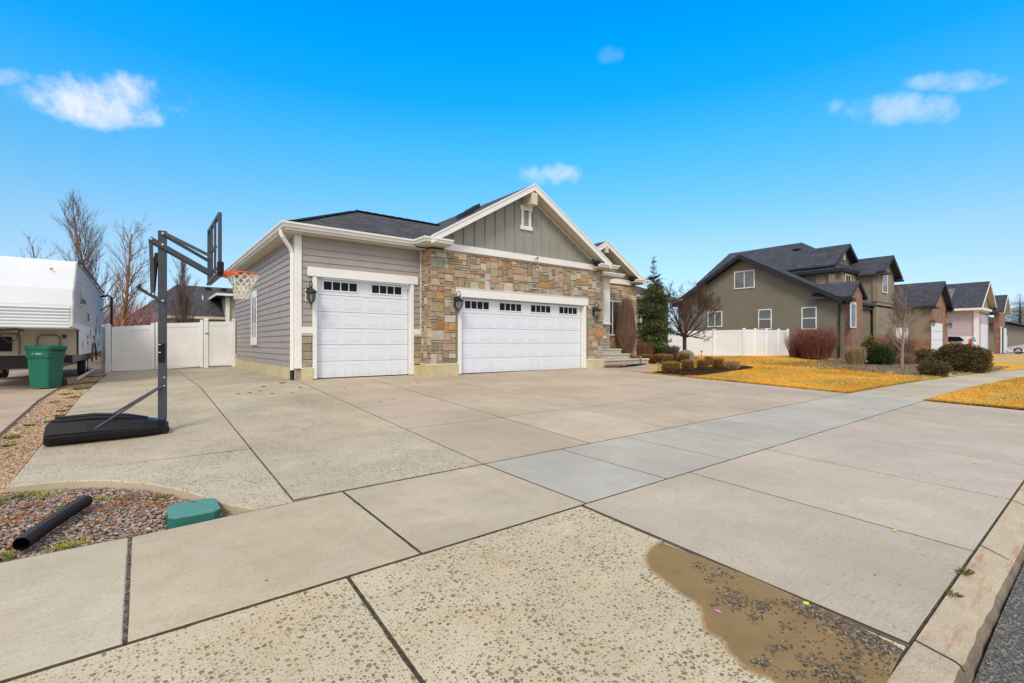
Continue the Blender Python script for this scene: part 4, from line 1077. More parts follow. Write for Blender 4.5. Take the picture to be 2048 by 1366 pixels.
# ================================================================== TRAILER
tr = thing('travel_trailer', 'white fifth-wheel travel trailer parked on the neighbouring slab', 'trailer', (-2.5, 20, -1.15))
t_ = NT('trailer_skin'); n_ = t_.noise(1.2, 5, .6); st_ = t_.noise(1, 5, .7, vec=t_.comb(t_.math('MULTIPLY', t_.sep(t_.pos())[0], 3), t_.math('MULTIPLY', t_.sep(t_.pos())[1], 3), t_.math('MULTIPLY', t_.sep(t_.pos())[2], 12)))
v = t_.mix(t_.ramp(n_, [(.3, (0, 0, 0)), (.7, (1, 1, 1))]), (.62, .64, .68), (.70, .72, .77)); t_.color(t_.mix(t_.math('MULTIPLY', t_.maprange(st_, .62, .72), .35), v, (.45, .45, .45))); t_.set(rough=.38); M['rv'] = t_.m
M['rvlow'] = plain('trailer_lower_skin', (.50, .47, .37), .5, .12, 1.5)
TA0, TA1 = -3.85, -1.32; TF = 28.3
m = MB()   # main shell, profile in (b, z)
m.prism([(16.75, 2.13), (TF, 2.13), (TF, .42), (17.4, .42), (17.4, .36), (15.95, .36), (15.86, .42), (15.90, .95), (16.05, 1.35)], TA0, TA1, 'yz')
shell = m.build('upper_body', M['rv'], tr)
m = MB()   # front corrugations
z = .40
while z < .94:
    m.tube([(TA0+.05, 15.885, z), (TA1-.05, 15.885, z)], .035, 8); z += .078
m.build('front_corrugation', M['rv'], shell)
m = MB()
b = .50
for z in [1.98-.062*i for i in range(24)]:
    b0 = 16.8 if z > 1.6 else 16.2 if z > 1.3 else 15.95
    m.bar((TA1+.0, b0, z), (TA1+.0, TF, z), .016, .016, up=(0, 0, 1), c=(.36, .36, .39))
m.build('side_corrugation', M['col'], shell)
m = MB(); m.tube([(TA1+.01, 15.87, .40), (TA1+.01, 15.91, .95), (TA1+.01, 16.06, 1.35), (TA1+.01, 16.76, 2.14), (TA1+.01, TF, 2.14)], .022, 6, c=(.45, .43, .40))
m.tube([(TA1+.01, 15.87, .38), (TA1+.01, 17.4, .36), ], .018, 6, c=(.35, .28, .22)); m.tube([(TA1-.02, 17.39, .36), (TA1-.02, 17.39, -.31)], .02, 6, c=(.05, .05, .05)); m.build('corner_trim', M['col'], tr)
m = MB(); m.box(TA0+.02, TA1-.01, 17.4, TF-.05, -.31, .42); low = m.build('lower_body', M['rvlow'], tr)
m = MB(); m.box(TA1-.012, TA1+.004, 17.42, TF-.05, -.31, .42); m.build('side_skirt', M['rv'], low)
m = MB()
for z in [.36-.075*i for i in range(9)]: m.bar((TA1+.005, 17.45, z), (TA1+.005, TF-.05, z), .012, .02)
m.build('skirt_corrugation', M['rv'], low)
def hatch(a0, a1, z0, z1, arch, nm):
    m = MB(); y = 17.38; pts = [(a0, y, z0), (a0, y, z1-arch)]+[(a0+arch-arch*cos(t), y, z1-arch+arch*sin(t)) for t in [pi/2*k/5 for k in range(1, 6)]]+[(a1-arch+arch*sin(t), y, z1-arch+arch*cos(t)) for t in [pi/2*k/5 for k in range(0, 6)]]+[(a1, y, z0)]
    m.tube(pts, .018, 6, c=(.25, .22, .17)); return m.build(nm, M['col'], low)
hatch(-2.12, -1.68, -.36+.07, .22, .12, 'hatch_frame'); hatch(-3.6, -2.45, -.29, .24, .05, 'hatch_frame')
m = MB(); m.box(-2.86, -2.58, 17.37, 17.4, -.2, .17); m.build('vent_opening', M['dark'], low)
m = MB(); m.bbox(-1.64, -1.56, 17.37, 17.4, .14, .24, c=(.12, .09, .06)); m.build('marker_box', M['col'], low)
for bb0, bb1, z0, z1 in ((17.3, 18.1, 1.02, 1.62), (19.6, 20.3, .62, 1.02)):
    m = MB(); m.bbox(TA1, TA1+.03, bb0, bb1, z0, z1, c=(.55, .55, .56)); wn = m.build('window', M['col'], tr)
    m = MB(); m.box(TA1+.03, TA1+.035, bb0+.07, bb1-.07, z0+.07, z1-.07); m.build('pane', M['glassd'], wn)
m = MB(); m.bbox(TA1, TA1+.02, 18.55, 19.3, 1.18, 1.30, c=(.10, .10, .12)); m.build('side_vent', M['col'], tr)
m = MB()
for (b0, z, w_) in ((19.8, .2, .7), (20.9, .33, .5), (22.2, .12, .9), (23.4, .4, .6), (24.6, .05, .9), (21.4, -.1, .35), (18.3, -.02, .2), (23.9, .75, .5), (25.5, .5, .7)):
    for q in range(7):
        zz = z+R.uniform(-.15, .15); m.bar((TA1+.009, b0+R.uniform(0, .3), zz), (TA1+.009, b0+w_*R.uniform(.4, 1), zz+R.uniform(-.12, .12)), .006, R.uniform(.015, .05), c=(.06, .06, .08))
m.build('peeling_graphic', M['col'], tr)
m = MB(); m.box(-3.4, -1.45, 17.5, TF-.3, -.52, -.315); m.box(-3.3, -1.7, 17.6, TF-.4, -.66, -.52); m.build('chassis', M['black'], tr)
for b in (21.9, 22.85):
    for a in (-1.58, -3.6):
        m = MB(); m.lathe([(0, -.11), (.2, -.11), (.34, -.1), (.36, -.07), (.36, .07), (.34, .1), (.2, .11), (0, .11)], (a, b, G(a, b)+.36), 20, 'x'); wl = m.build('wheel', M['rubber'], tr)
        m = MB(); m.lathe([(0, .115), (.08, .13), (.17, .115), (.19, .112)], (a, b, G(a, b)+.36), 16, 'x'); m.build('rim', M['white'], wl)
m = MB(); pts = [(TA1+.03, 22.4+.95*cos(t), -.6+.62*sin(t)*1.0) for t in [pi*k/12 for k in range(13)]]; m.tube(pts, .03, 6, c=(.12, .1, .08)); m.build('wheel_arch', M['col'], tr)
for a in (-1.75, -3.4):
    m = MB(); m.bbox(a-.04, a+.04, 17.7, 17.78, -.95, -.5, c=(.04, .04, .04)); m.bbox(a-.1, a+.1, 17.64, 17.84, G(a, 17.7), -.93, c=(.04, .04, .04)); m.build('landing_leg', M['col'], tr)
m = MB(); m.prism([(16.0, .36), (17.0, .36), (16.6, .18), (16.1, .02), (15.75, .12)], -3.1, -2.72, 'yz', c=(.16, .16, .17)); m.bbox(-3.02, -2.8, 15.85, 16.05, -.18, .05, c=(.2, .2, .2)); m.bbox(-3.06, -2.76, 15.82, 16.1, -.3, -.17, c=(.55, .55, .52)); m.build('hitch_pin_box', M['col'], tr)
m = MB(); m.tube([(-2.62, 15.9, .3), (-2.5, 15.88, .12), (-2.4, 15.9, .02), (-2.3, 15.95, .1), (-2.25, 16.0, .3)], .012, 6); m.tube([(-2.75, 15.9, .28), (-2.3, 15.86, .34), (-2.15, 15.88, .30)], .025, 6); m.build('hitch_cable', M['black'], tr)
m = MB(); m.tube([(TA1+.0, 26.5, 1.98), (TA1+.25, 26.3, 2.02), (TA1+.36, 26.2, 1.95), (TA1+.36, 26.2, -.75)], .045, 8); m.tube([(TA1+.02, 25.8, 1.35), (TA1+.30, 26.15, 1.62)], .03, 6); m.build('awning_pole', M['black'], tr)
m = MB(); m.tube([(TA1+.0, 16.9, 2.15), (TA1+.1, 17.1, 2.13), (TA1+.1, 26.3, 2.12)], .035, 6); m.build('awning_roll', M['gm'], tr)
m = MB(); m.lathe([(0, 0), (.03, 0), (.03, -.02), (0, -.03)], (-1.75, 16.42, 1.86), 10, 'y', c=(.5, .25, .1)); m.build('marker_light', M['col'], tr)

# ================================================================== LEFT FENCE
fence = thing('vinyl_fence', 'white vinyl fence with double gates between the trailer and the grey house', 'fence', (1, 23.4, -1))
FB = 23.25
def vpost(a, b, zt, zb, w_=.065, fen=None):
    m = MB(); m.bbox(a-w_, a+w_, b-w_, b+w_, zb, zt, .008); m.mesh([(a-w_-.012, b-w_-.012, zt), (a+w_+.012, b-w_-.012, zt), (a+w_+.012, b+w_+.012, zt), (a-w_-.012, b+w_+.012, zt), (a, b, zt+.05), (a-w_-.012, b-w_-.012, zt-.03), (a+w_+.012, b-w_-.012, zt-.03), (a+w_+.012, b+w_+.012, zt-.03), (a-w_-.012, b+w_+.012, zt-.03)], [(0,1,4),(1,2,4),(2,3,4),(3,0,4),(0,1,6,5),(1,2,7,6),(2,3,8,7),(3,0,5,8)])
    return m.build('post', M['vinyl'], fen or fence)
def vpanel(p, q, zt0, zt1, zb0, zb1, nm='panel', fen=None, side=None):
    """tongue and groove panel between two plan points with rails"""
    P, Q = Vector((p[0], p[1], 0)), Vector((q[0], q[1], 0)); m = MB(); d = Q-P; L = d.length; nb = max(3, int(L/.15)); nrm = Vector((d.y, -d.x, 0)).normalized()
    def bx(u0, u1, z00, z01, z10, z11, th):
        a, b = P+d*u0, P+d*u1
        vs = [a-nrm*th+UP*z00, b-nrm*th+UP*z01, b+nrm*th+UP*z01, a+nrm*th+UP*z00, a-nrm*th+UP*z10, b-nrm*th+UP*z11, b+nrm*th+UP*z11, a+nrm*th+UP*z10]
        m.mesh(vs, [(0,3,2,1),(4,5,6,7),(0,1,5,4),(1,2,6,5),(2,3,7,6),(3,0,4,7)])
    zt = lambda u: zt0+(zt1-zt0)*u; zb = lambda u: zb0+(zb1-zb0)*u; r_ = .17
    for k in range(nb):
        u0, u1 = k/nb+.0006/L, (k+1)/nb-.0006/L; bx(u0, u1, zb(u0)+r_*.9, zb(u1)+r_*.9, zt(u0)-r_*.9, zt(u1)-r_*.9, .012)
    bx(0, 1, zt(0)-r_, zt(1)-r_, zt(0), zt(1), .026); bx(0, 1, zb(0), zb(1), zb(0)+r_, zb(1)+r_, .026)
    if side: bx(0, side/L, zb(0)+r_, zb(side/L)+r_, zt(0)-r_, zt(side/L)-r_, .024); bx(1-side/L, 1, zb(1)+r_, zb(1)+r_, zt(1)-r_, zt(1)-r_, .024)
    return m.build(nm, M['vinyl'], fen or fence)
gl = lambda a: G(a, FB)
vpost(3.12, FB, 1.0, gl(3)-.1); vpost(2.13, FB, 1.0, gl(2.1)-.1, .075)
g1 = vpanel((2.21, FB), (3.05, FB), .90, .93, gl(2.2)+.07, gl(3.05)+.05, 'gate', side=.12)
vpost(-.95, FB-.0, .70, gl(-.95)-.1, .08)
g2 = vpanel((.46, FB+.02), (2.02, FB+.02), .78, .87, gl(.5)-.0, gl(2.0)+.07, 'gate', side=.15)
g3 = vpanel((-.85, FB+.02), (.42, FB+.02), .62, .73, gl(-.85)+.02, gl(.4)+.01, 'gate', side=.15)
for (a, zt, gg) in ((.38, .80, g3), (.52, .83, g2), (1.98, .97, g2)):
    m = MB(); m.bbox(a-.055, a+.055, FB-.03, FB+.07, gl(a)+.02, zt, .008); m.build('stile', M['vinyl'], gg)
for a, z in ((2.055, -.2), (2.05, .55), (2.05, .1)):
    m = MB(); m.bbox(a-.025, a+.03, FB-.05, FB-.02, z-.04, z+.04, .004); m.build('hinge', M['chrome'], g2)
m = MB(); m.bbox(2.09, 2.22, FB-.10, FB-.07, .40, .43, .004); m.build('latch', M['black'], g1)
vpanel((-1.02, FB+.1), (-1.12, FB+.4), .62, .60, gl(-1)+.02, gl(-1.2)+.02)
vpost(-1.11, FB+.4, .66, gl(-1.2)-.1, .05)
m = MB(); a0 = at(150, 762); a1 = at(184, 742)
m.tube([(a0[0]+.02, a0[1], G(*a0)+.03), (a1[0]+.02, a1[1], G(*a1)+.03)], .05, 8, c=(.7, .68, .65)); tag(m.build('white_pipe', M['col']), 'white plastic pipe lying on the gravel strip beside the trailer', 'pipe')

# ================================================================== BOX + PIPE
vb = thing('irrigation_box', 'green plastic valve box with textured lid set in the gravel by the pavement', 'valve box', (.35, 4.83, G(.3, 4.7)))
t_ = NT('teal_plastic'); t_.color(t_.mix(t_.noise(9, 4, .6), (.008, .11, .09), (.012, .15, .12))); t_.set(rough=.55); M['teal'] = t_.m
t_ = NT('teal_lid'); p = t_.sep(t_.pos()); g_ = t_.math('MULTIPLY', t_.math('SINE', t_.math('MULTIPLY', p[0], 420)), t_.math('SINE', t_.math('MULTIPLY', p[1], 420)))
t_.color(t_.mix(t_.noise(7, 5, .6), (.06, .22, .19), (.11, .30, .26))); t_.set(rough=.6); t_.bump(g_, .6, .004); M['teallid'] = t_.m
zg = G(.3, 4.7)-.06
def oct_(x0, x1, y0, y1, c, z): return [(x0+c, y0, z), (x1-c, y0, z), (x1, y0+c, z), (x1, y1-c, z), (x1-c, y1, z), (x0+c, y1, z), (x0, y1-c, z), (x0, y0+c, z)]
def loft(m, secs, c=None):
    n = len(secs[0]); m.mesh([p for s_ in secs for p in s_], [(i*n+k, i*n+(k+1) % n, (i+1)*n+(k+1) % n, (i+1)*n+k) for i in range(len(secs)-1) for k in range(n)]+[tuple(range(n))[::-1], tuple(range((len(secs)-1)*n, len(secs)*n))], c)
m = MB(); loft(m, [oct_(.165, .545, 4.635, 5.06, .05, zg-.05), oct_(.18, .53, 4.65, 5.045, .045, zg+.085)]); m.build('box_body', M['teal'], vb)
m = MB(); loft(m, [oct_(.175, .535, 4.645, 5.05, .05, zg+.087), oct_(.175, .535, 4.645, 5.05, .05, zg+.10), oct_(.185, .525, 4.655, 5.04, .05, zg+.107)]); ld = m.build('lid', M['teallid'], vb)
m = MB(); m.box(.34, .38, 4.995, 5.01, zg+.1065, zg+.1085); m.build('finger_slot', M['dark'], ld)
dpipe = thing('corrugated_pipe', 'black corrugated drain pipe lying loose on the gravel', 'pipe', (-.5, 5.1, G(-.5, 5.1)))
p0 = Vector((-.66, 4.74, G(-.66, 4.72)+.03)); p1 = Vector((-.36, 5.62, G(-.36, 5.6)+.02)); mid = (p0+p1)/2+Vector((-.035, .0, -.005))
m = MB(); pts = []; rad = []; n_ = 150
for i in range(n_+1):
    t = i/n_; q = p0*(1-t)**2+mid*2*t*(1-t)+p1*t*t; pts.append(q); rad.append(.045+(.008 if (i//3) % 2 else 0)-(.0 if t < .95 else (t-.95)*.5))
m.tube(pts, rad, 16, cap=False); ir = [.040]*len(pts)
m.tube(pts[:60], ir[:60], 16, cap=False); 
m.build('pipe_wall', M['plast'], dpipe, recalc=False)

# ================================================================== GRAVEL
def inpoly(x, y, poly):
    c = False; n = len(poly)
    for i in range(n):
        x1, y1 = poly[i]; x2, y2 = poly[i-1]
        if (y1 > y) != (y2 > y) and x < (x2-x1)*(y-y1)/(y2-y1)+x1: c = not c
    return c
PH = (1+5**.5)/2
ICO = [Vector(v).normalized() for v in [(-1,PH,0),(1,PH,0),(-1,-PH,0),(1,-PH,0),(0,-1,PH),(0,1,PH),(0,-1,-PH),(0,1,-PH),(PH,0,-1),(PH,0,1),(-PH,0,-1),(-PH,0,1)]]
ICF = [(0,11,5),(0,5,1),(0,1,7),(0,7,10),(0,10,11),(1,5,9),(5,11,4),(11,10,2),(10,7,6),(7,1,8),(3,9,4),(3,4,2),(3,2,6),(3,6,8),(3,8,9),(4,9,5),(2,4,11),(6,2,10),(8,6,7),(9,8,1)]
def pebble(m, x, y, z, s, r, c):
    a = r.uniform(0, 6.28); ca, sa = cos(a), sin(a); sx, sy, sz = s*r.uniform(.8, 1.3), s*r.uniform(.6, 1.), s*r.uniform(.4, .7)
    n = len(m.v)
    for v in ICO:
        k = r.uniform(.85, 1.1); px, py, pz_ = v.x*sx*k, v.y*sy*k, v.z*sz*k
        m.v.append((x+px*ca-py*sa, y+px*sa+py*ca, z+pz_))
    for f in ICF: m.f.append((f[0]+n, f[1]+n, f[2]+n)); m.c.append(c)
PC = [(.34,.25,.21),(.42,.32,.26),(.28,.20,.18),(.46,.38,.33),(.36,.23,.17),(.22,.18,.17),(.50,.44,.39),(.40,.25,.17),(.28,.24,.24),(.42,.29,.20),(.19,.15,.13),(.33,.20,.15)]
bedp = [(-3.2, 4.53), (.72, 4.58), (.60, 4.80), (.50, 5.02), (.38, 5.32), (.23, 5.6), (.02, 5.92), (-.34, 6.24), (-.72, 6.41), (-1.0, 6.47), (-1.5, 6.6), (-3.2, 6.6)]
r = random.Random(3); m = MB(); cnt = 0
boxr = (.16, .55, 4.63, 5.07)
while cnt < 14200:
    x, y = r.uniform(-2.3, .75), r.uniform(4.53, 6.6)
    if not inpoly(x, y, bedp) or (boxr[0] < x < boxr[1] and boxr[2] < y < boxr[3]): continue
    c = r.choice(PC); k = r.uniform(.75, 1.2); c = tuple(min(.75, q*k) for q in c)
    if mnoise.noise(Vector((x*2.2, y*2.2, 0))) > .22 and r.random() < .3: c = (.42*k, .15*k, .04*k)
    pebble(m, x, y, G(x, y)-.075+r.uniform(0, .022), r.uniform(.008, .0175), r, c); cnt += 1
for _ in range(900):
    t_x = r.gauss(-.06, .008); y = r.uniform(3.03, 4.53); pebble(m, t_x, y, G(t_x, y)-.006, r.uniform(.003, .007), r, r.choice(PC))
for _ in range(700):
    y = r.uniform(.8, 2.95); x = .93+.1*(y-.67)/2.3+r.gauss(0, .006); pebble(m, x, y, G(x, y)-.01, r.uniform(.002, .005), r, r.choice(PC+[(.4,.13,.04)]))
tag(m.build('bed_gravel', M['grav'], recalc=False), 'pinkish grey pebbles filling the bed between pavement and side driveway', 'gravel', kind='stuff')
bs = sheet(-4, .75, 4.5, 6.6, 10, 8, -.085); bs.v = [(x, y, z) for x, y, z in bs.v]; bs.build('gravel_bed_ground', M['soil'], kind='structure', recalc=False)
m = MB(); cnt = 0; PT = [(.50,.33,.20),(.42,.26,.15),(.58,.42,.28),(.36,.22,.13),(.48,.36,.26)]
while cnt < 15000:
    t = r.random()**1.9; y = 6.5+t*17; x = r.uniform(-1.64-.02*(y-9), -.96)
    s_ = r.uniform(.009, .016)*(1+t*1.3); c = r.choice(PT); k = r.uniform(.75, 1.2)
    pebble(m, x, y, G(x, y)-.075+.02+s_*.2, s_, r, tuple(q*k for q in c)); cnt += 1
while cnt < 17500:
    x, y = r.uniform(-2.2, -.95), r.uniform(6.3, 8.2)
    c = r.choice(PT); k = r.uniform(.75, 1.2); pebble(m, x, y, G(x, y)-.062, r.uniform(.009, .016), r, tuple(q*k for q in c)); cnt += 1
tag(m.build('strip_gravel', M['grav'], recalc=False), 'tan crushed gravel in the strip along the side driveway', 'gravel', kind='stuff')
bs = sheet(-2.1, -.93, 6.4, 28, 6, 60, -.062); bs.build('gravel_strip_ground', plain('tan_earth', (.36, .24, .14), .95, .35, 14, .8, 60), kind='structure', recalc=False)

# weeds and moss
def leaf(m, p, d, l, w_, c, r, bend=.3):
    d = Vector(d).normalized(); sd = d.cross(Vector((r.uniform(-1, 1), r.uniform(-1, 1), r.uniform(-1, 1)))).normalized()*w_/2
    p = Vector(p); q = p+d*l*.55; e = p+d*l+Vector((0, 0, -l*bend))
    n = len(m.v); m.v += [tuple(p-sd*.4), tuple(p+sd*.4), tuple(q+sd), tuple(e), tuple(q-sd)]; m.f.append((n, n+1, n+2, n+3, n+4)); m.c.append(c)
m = MB(); GC = [(.16,.22,.03),(.10,.16,.02),(.24,.27,.04),(.08,.12,.02)]
def weed(x, y, rad, n, h=.05, cols=GC, zo=-.05):
    for _ in range(n):
        t = r.uniform(0, 6.28); q = rad*r.random()**.7; xx, yy = x+q*cos(t), y+q*sin(t)
        k = r.uniform(.7, 1.2); c = tuple(v*k for v in r.choice(cols))
        leaf(m, (xx, yy, G(xx, yy)+zo), (cos(t)*.7+r.uniform(-.4, .4), sin(t)*.7+r.uniform(-.4, .4), r.uniform(.3, 1.1)), h*r.uniform(.5, 1.1), h*.22, c, r)
OR = [(.42,.15,.03),(.50,.24,.04),(.30,.09,.03)]; YE = [(.42,.40,.03),(.30,.33,.03),(.5,.42,.05)]
for px, py, rd, n, cc in [(25,985,.16,200,GC),(80,978,.12,90,YE),(160,990,.09,70,OR),(95,982,.1,70,YE),(240,1000,.13,140,OR),(260,985,.1,80,OR),(325,985,.07,80,GC),(355,1000,.07,70,OR),(125,1005,.05,30,GC),(150,1075,.10,120,YE),(105,1100,.10,100,YE),(120,1080,.08,70,YE),(35,1078,.07,60,OR),(5,1110,.1,80,GC),(245,1070,.05,40,GC),(20,1095,.08,60,YE),(180,1010,.05,25,OR),(440,1015,.06,40,OR),(65,1000,.07,60,OR),(210,985,.08,70,YE),(265,1062,.06,40,GC),(190,1035,.05,30,OR),(300,1000,.08,60,OR)]:
    a, b = at(px, py); weed(a, b, rd, n, .032, cc)
for px, py, rd, n in [(22,868,.07,80),(28,870,.05,60),(15,885,.06,60),(120,826,.08,100),(138,836,.10,110),(108,800,.07,80),(133,785,.09,90),(145,792,.12,110),(170,788,.1,90),(185,772,.28,260),(200,762,.35,260),(160,775,.18,140),(150,815,.1,120),(142,808,.08,90),(60,845,.05,50),(100,838,.05,60),(205,750,.5,300)]:
    a, b = at(px, py)
    if a > -1.0: a = -1.05
    weed(a, b, rd, n, .05+.02*(b > 14), GC)
for px, py in ((1932, 1143), (1908, 1190), (1927, 1148)):
    a, b = at(px, py); weed(a, b, .03, 40, .035, [(.10, .12, .02), (.2, .16, .04)], 0)
tag(m.build('weeds', M['leaf'], recalc=False), 'small green, yellow and rust weeds growing in the gravel and joints', 'weeds', kind='stuff')

# mud puddle with washed-out stones on the worn apron
mp = [(1330,1088),(1306,1108),(1312,1135),(1350,1165),(1375,1185),(1405,1203),(1422,1228),(1424,1252),(1436,1264),(1462,1276),(1476,1300),(1500,1325),(1520,1338),(1560,1352),(1590,1375),(1700,1400),(1772,1368),(1806,1300),(1790,1292),(1700,1244),(1600,1197),(1500,1153),(1400,1114)]
pp = [at(*q) for q in mp]
jp = []
for i in range(len(pp)):
    a, b = pp[i], pp[(i+1) % len(pp)]
    for k in range(4):
        t = k/4; x, y = a[0]+(b[0]-a[0])*t, a[1]+(b[1]-a[1])*t
        jp.append((min(x, 3.084+.036*y), y))
jp = crom(jp[::4][:16]+[jp[63]], 4)[:-1]+jp[64:]
no = len(jp); outer = inset(jp, -.07); inn_ = jp; nl = 15*4
po = [(outer[i] if i < nl else jp[i]) for i in range(no)]; pi2 = list(jp)
me = bpy.data.meshes.new('mud_ground'); vs = [(x, y, G(x, y)+.0012) for x, y in po]+[(x, y, G(x, y)+.0012) for x, y in pi2]
me.from_pydata(vs, [], [(i, (i+1) % no, (i+1) % no+no, i+no) for i in range(nl)]+[tuple(range(no, 2*no))])
at_ = me.attributes.new('fade', 'FLOAT', 'POINT'); at_.data.foreach_set('value', [0. if i < nl else 1. for i in range(no)]+[1.]*no)
t = NT('wet_mud'); n = t.noise(4, 5, .6); f = t.noise(160, 3, .6); e = t.noise(16, 6, .7)
fa = t.add('ShaderNodeAttribute', _attribute_name='fade').outputs['Fac']
q = t.math('ADD', fa, t.math('MULTIPLY', t.math('SUBTRACT', e, .5), 1.0))
mud_ = t.mix(t.ramp(n, [(.3, (0, 0, 0)), (.7, (1, 1, 1))]), (.20, .13, .05), (.285, .187, .08))
mud_ = t.mix(t.maprange(f, .62, .75), mud_, (.10, .07, .035))
t.color(t.mix(t.maprange(q, .42, .56), (.50, .33, .155), mud_))
t.set(alpha=t.math('ADD', t.maprange(q, .05, .42, 0., .55, smooth=True), t.maprange(q, .42, .52, 0., .45)), rough=t.maprange(n, .3, .7, .45, .7), spec=.15); t.bump(t.math('ADD', f, t.math('MULTIPLY', n, 2)), .3, .004)
me.materials.append(t.m); mo = bpy.data.objects.new('mud_ground', me); COL.objects.link(mo); tag(mo, kind='structure')
m = MB(); r = random.Random(9)
DC = [(.09,.085,.075),(.13,.12,.10),(.18,.15,.11),(.26,.22,.17),(.06,.055,.05),(.26,.13,.07),(.36,.32,.26),(.17,.12,.07),(.14,.10,.05),(.11,.08,.045)]
def peb(px, py, n, sx, sy, smin=.0035, smax=.0095):
    k = 0
    while k < n:
        x, y = at(px+r.gauss(0, sx), py+r.gauss(0, sy))
        if not inpoly(x, y, jp): k += .25; continue
        c = r.choice(DC); q = r.uniform(.6, 1.); pebble(m, x, y, G(x, y)+.002, r.uniform(smin, smax), r, tuple(v*q for v in c)); k += 1
for t in range(24):
    u = t/23; peb(1580+u*215, 1206+u*92, int(30+60*u), 13+10*u, 5+9*u)
for q in [(1460,1190,130,16,10),(1475,1205,110,14,8),(1525,1215,120,14,9),(1400,1132,35,12,5),(1450,1150,45,16,6),(1418,1160,20,8,4),(1510,1235,30,10,6),(1580,1260,40,14,8),(1560,1295,40,12,6),(1525,1325,90,12,9),(1620,1320,70,18,8),(1655,1345,130,22,12),(1700,1360,110,22,10),(1720,1310,60,22,10),(1630,1280,30,20,10),(1425,1212,8,4,2),(1740,1280,90,26,10),(1690,1330,40,20,12),(1590,1350,40,16,6),(1765,1345,20,10,10)]: peb(*q)
tag(m.build('washed_gravel', M['grav'], recalc=False), 'dark wet gravel scattered over the brown mud on the worn apron', 'gravel', kind='stuff')
# bits of grit and leaf on the concrete, survey paint
m = MB()
for px, py, s_ in [(533,1161,.011),(1080,1115,.006),(1132,1161,.006),(1090,1152,.005),(1330,1008,.006),(1408,893,.02),(1420,896,.005),(1599,1057,.006),(1785,850,.015),(1898,850,.01),(1817,927,.01),(1815,929,.01),(1900,944,.006),(1480,1115,.006),(1500,1126,.006),(1670,1132,.005),(1635,1078,.008),(1467,1126,.004),(1800,1170,.008),(1885,1182,.006),(1750,1150,.009),(1558,828,.014),(545,834,.01),(575,830,.012),(1620,822,.02),(1515,823,.03),(1725,818,.03),(1762,823,.02),(1780,800,.03),(697,768,.05),(720,771,.05),(690,776,.06),(817,765,.06),(836,763,.06),(838,767,.05),(760,803,.05),(786,798,.05),(500,785,.06),(527,773,.06),(545,787,.06),(585,786,.05),(475,787,.06),(520,781,.05),(600,775,.07),(565,765,.08)]:
    x, y = at(px, py); pebble(m, x, y, G(x, y), s_, r, r.choice([(.12,.10,.08),(.09,.08,.07),(.15,.11,.08)]))
m.v = [(x, y, G(x, y)+min(max(z-G(x, y), -.003)*.2, .002)) for x, y, z in m.v]
tag(m.build('debris', M['grav'], recalc=False), 'specks of grit and dead leaf lying on the concrete', 'debris', kind='stuff')
def paint(px, py, w_, h, c, nm):
    x, y = at(px, py); pts = []
    for k in range(18):
        t = 2*pi*k/18; q = 1+.45*mnoise.noise(Vector((cos(t)*2+px, sin(t)*2, 0))); pts.append((x+w_*q*cos(t), y+h*q*sin(t)))
    m = MB(); m.face([(a, b, G(a, b)+.006) for a, b in pts], c); m.build(nm, M['col'], kind='structure', recalc=False)
paint(1436, 1224, .012, .02, (.7, .2, .62), 'pink_survey_paint_marking')
for px, py, s_ in ((1612, 1208, .022), (1790, 1062, .022), (1950, 926, .03), (1887, 978, .02)): paint(px, py, s_, s_*.7, (.62, .66, .10), 'yellow_survey_paint_marking')
# ================================================================== PLANTS
def barktree(seed, base, height, lean, depth, spread, n0, col, col2, r0, kind='birch', crown0=.15, up=.5, twigs=3, droop=0.):
    """tapered trunk with recursive limbs; returns (trunk MB, crown MB)"""
    r = random.Random(seed); tk = MB(); cr = MB()
    def limb(mb, p, d, L, rad, lev):
        n = max(3, int(L/.25) if lev < 2 else 3); n = min(n, 12); pts = [Vector(p)]; rd = [rad]; d = Vector(d).normalized(); q = Vector(p)
        for i in range(n):
            w_ = .012 if lev == 0 else .12; d = (d+Vector((r.gauss(0, w_), r.gauss(0, w_), r.gauss(0, w_*.6)+(up*.07 if lev else .0)-droop*.03*lev))).normalized()
            q = q+d*L/n; pts.append(q.copy()); rd.append(rad*(1-.8*(i+1)/n)+.0012)
        mb.tube(pts, rd, 7 if lev == 0 else 5 if lev == 1 else 3, c=col2 if lev < 2 else tuple(x*r.uniform(.7, 1.2) for x in col), cap=False)
        return pts, rd
    def grow(p, d, L, rad, lev):
        pts, rd = limb(cr, p, d, L, rad, lev)
        if lev >= depth: return
        k = twigs+(1 if lev < depth-1 else 0)
        for i in range(k):
            t = r.uniform(.25, 1.) if i else .98; j = min(len(pts)-2, int(t*(len(pts)-1))); pp = pts[j]; dd = (pts[j+1]-pts[j]).normalized()
            sd = dd.orthogonal().normalized(); sd.rotate(Matrix.Rotation(r.uniform(0, 6.28), 3, dd)); a = spread*r.uniform(.5, 1.1)
            nd = dd*cos(a)+sd*sin(a)+Vector((0, 0, up*.25)); grow(pp, nd, L*r.uniform(.45, .72), max(.005, rd[j]*.62), lev+1)
    tp, trd = limb(tk, base, lean, height, r0, 0)
    for i in range(n0):
        t = crown0+(1-crown0)*(i+r.random()*.7)/n0; f_ = t*(len(tp)-1); j = min(len(tp)-2, int(f_)); pp = tp[j].lerp(tp[j+1], f_-j)
        a = r.uniform(0, 6.28)+i*2.4; s_ = spread*1.25
        nd = Vector((cos(a)*sin(s_), sin(a)*sin(s_), cos(s_)+up*.5)); grow(pp, nd, height*r.uniform(.24, .4)*(1.15-.75*t), trd[j]*.38, 1)
    return tk, cr
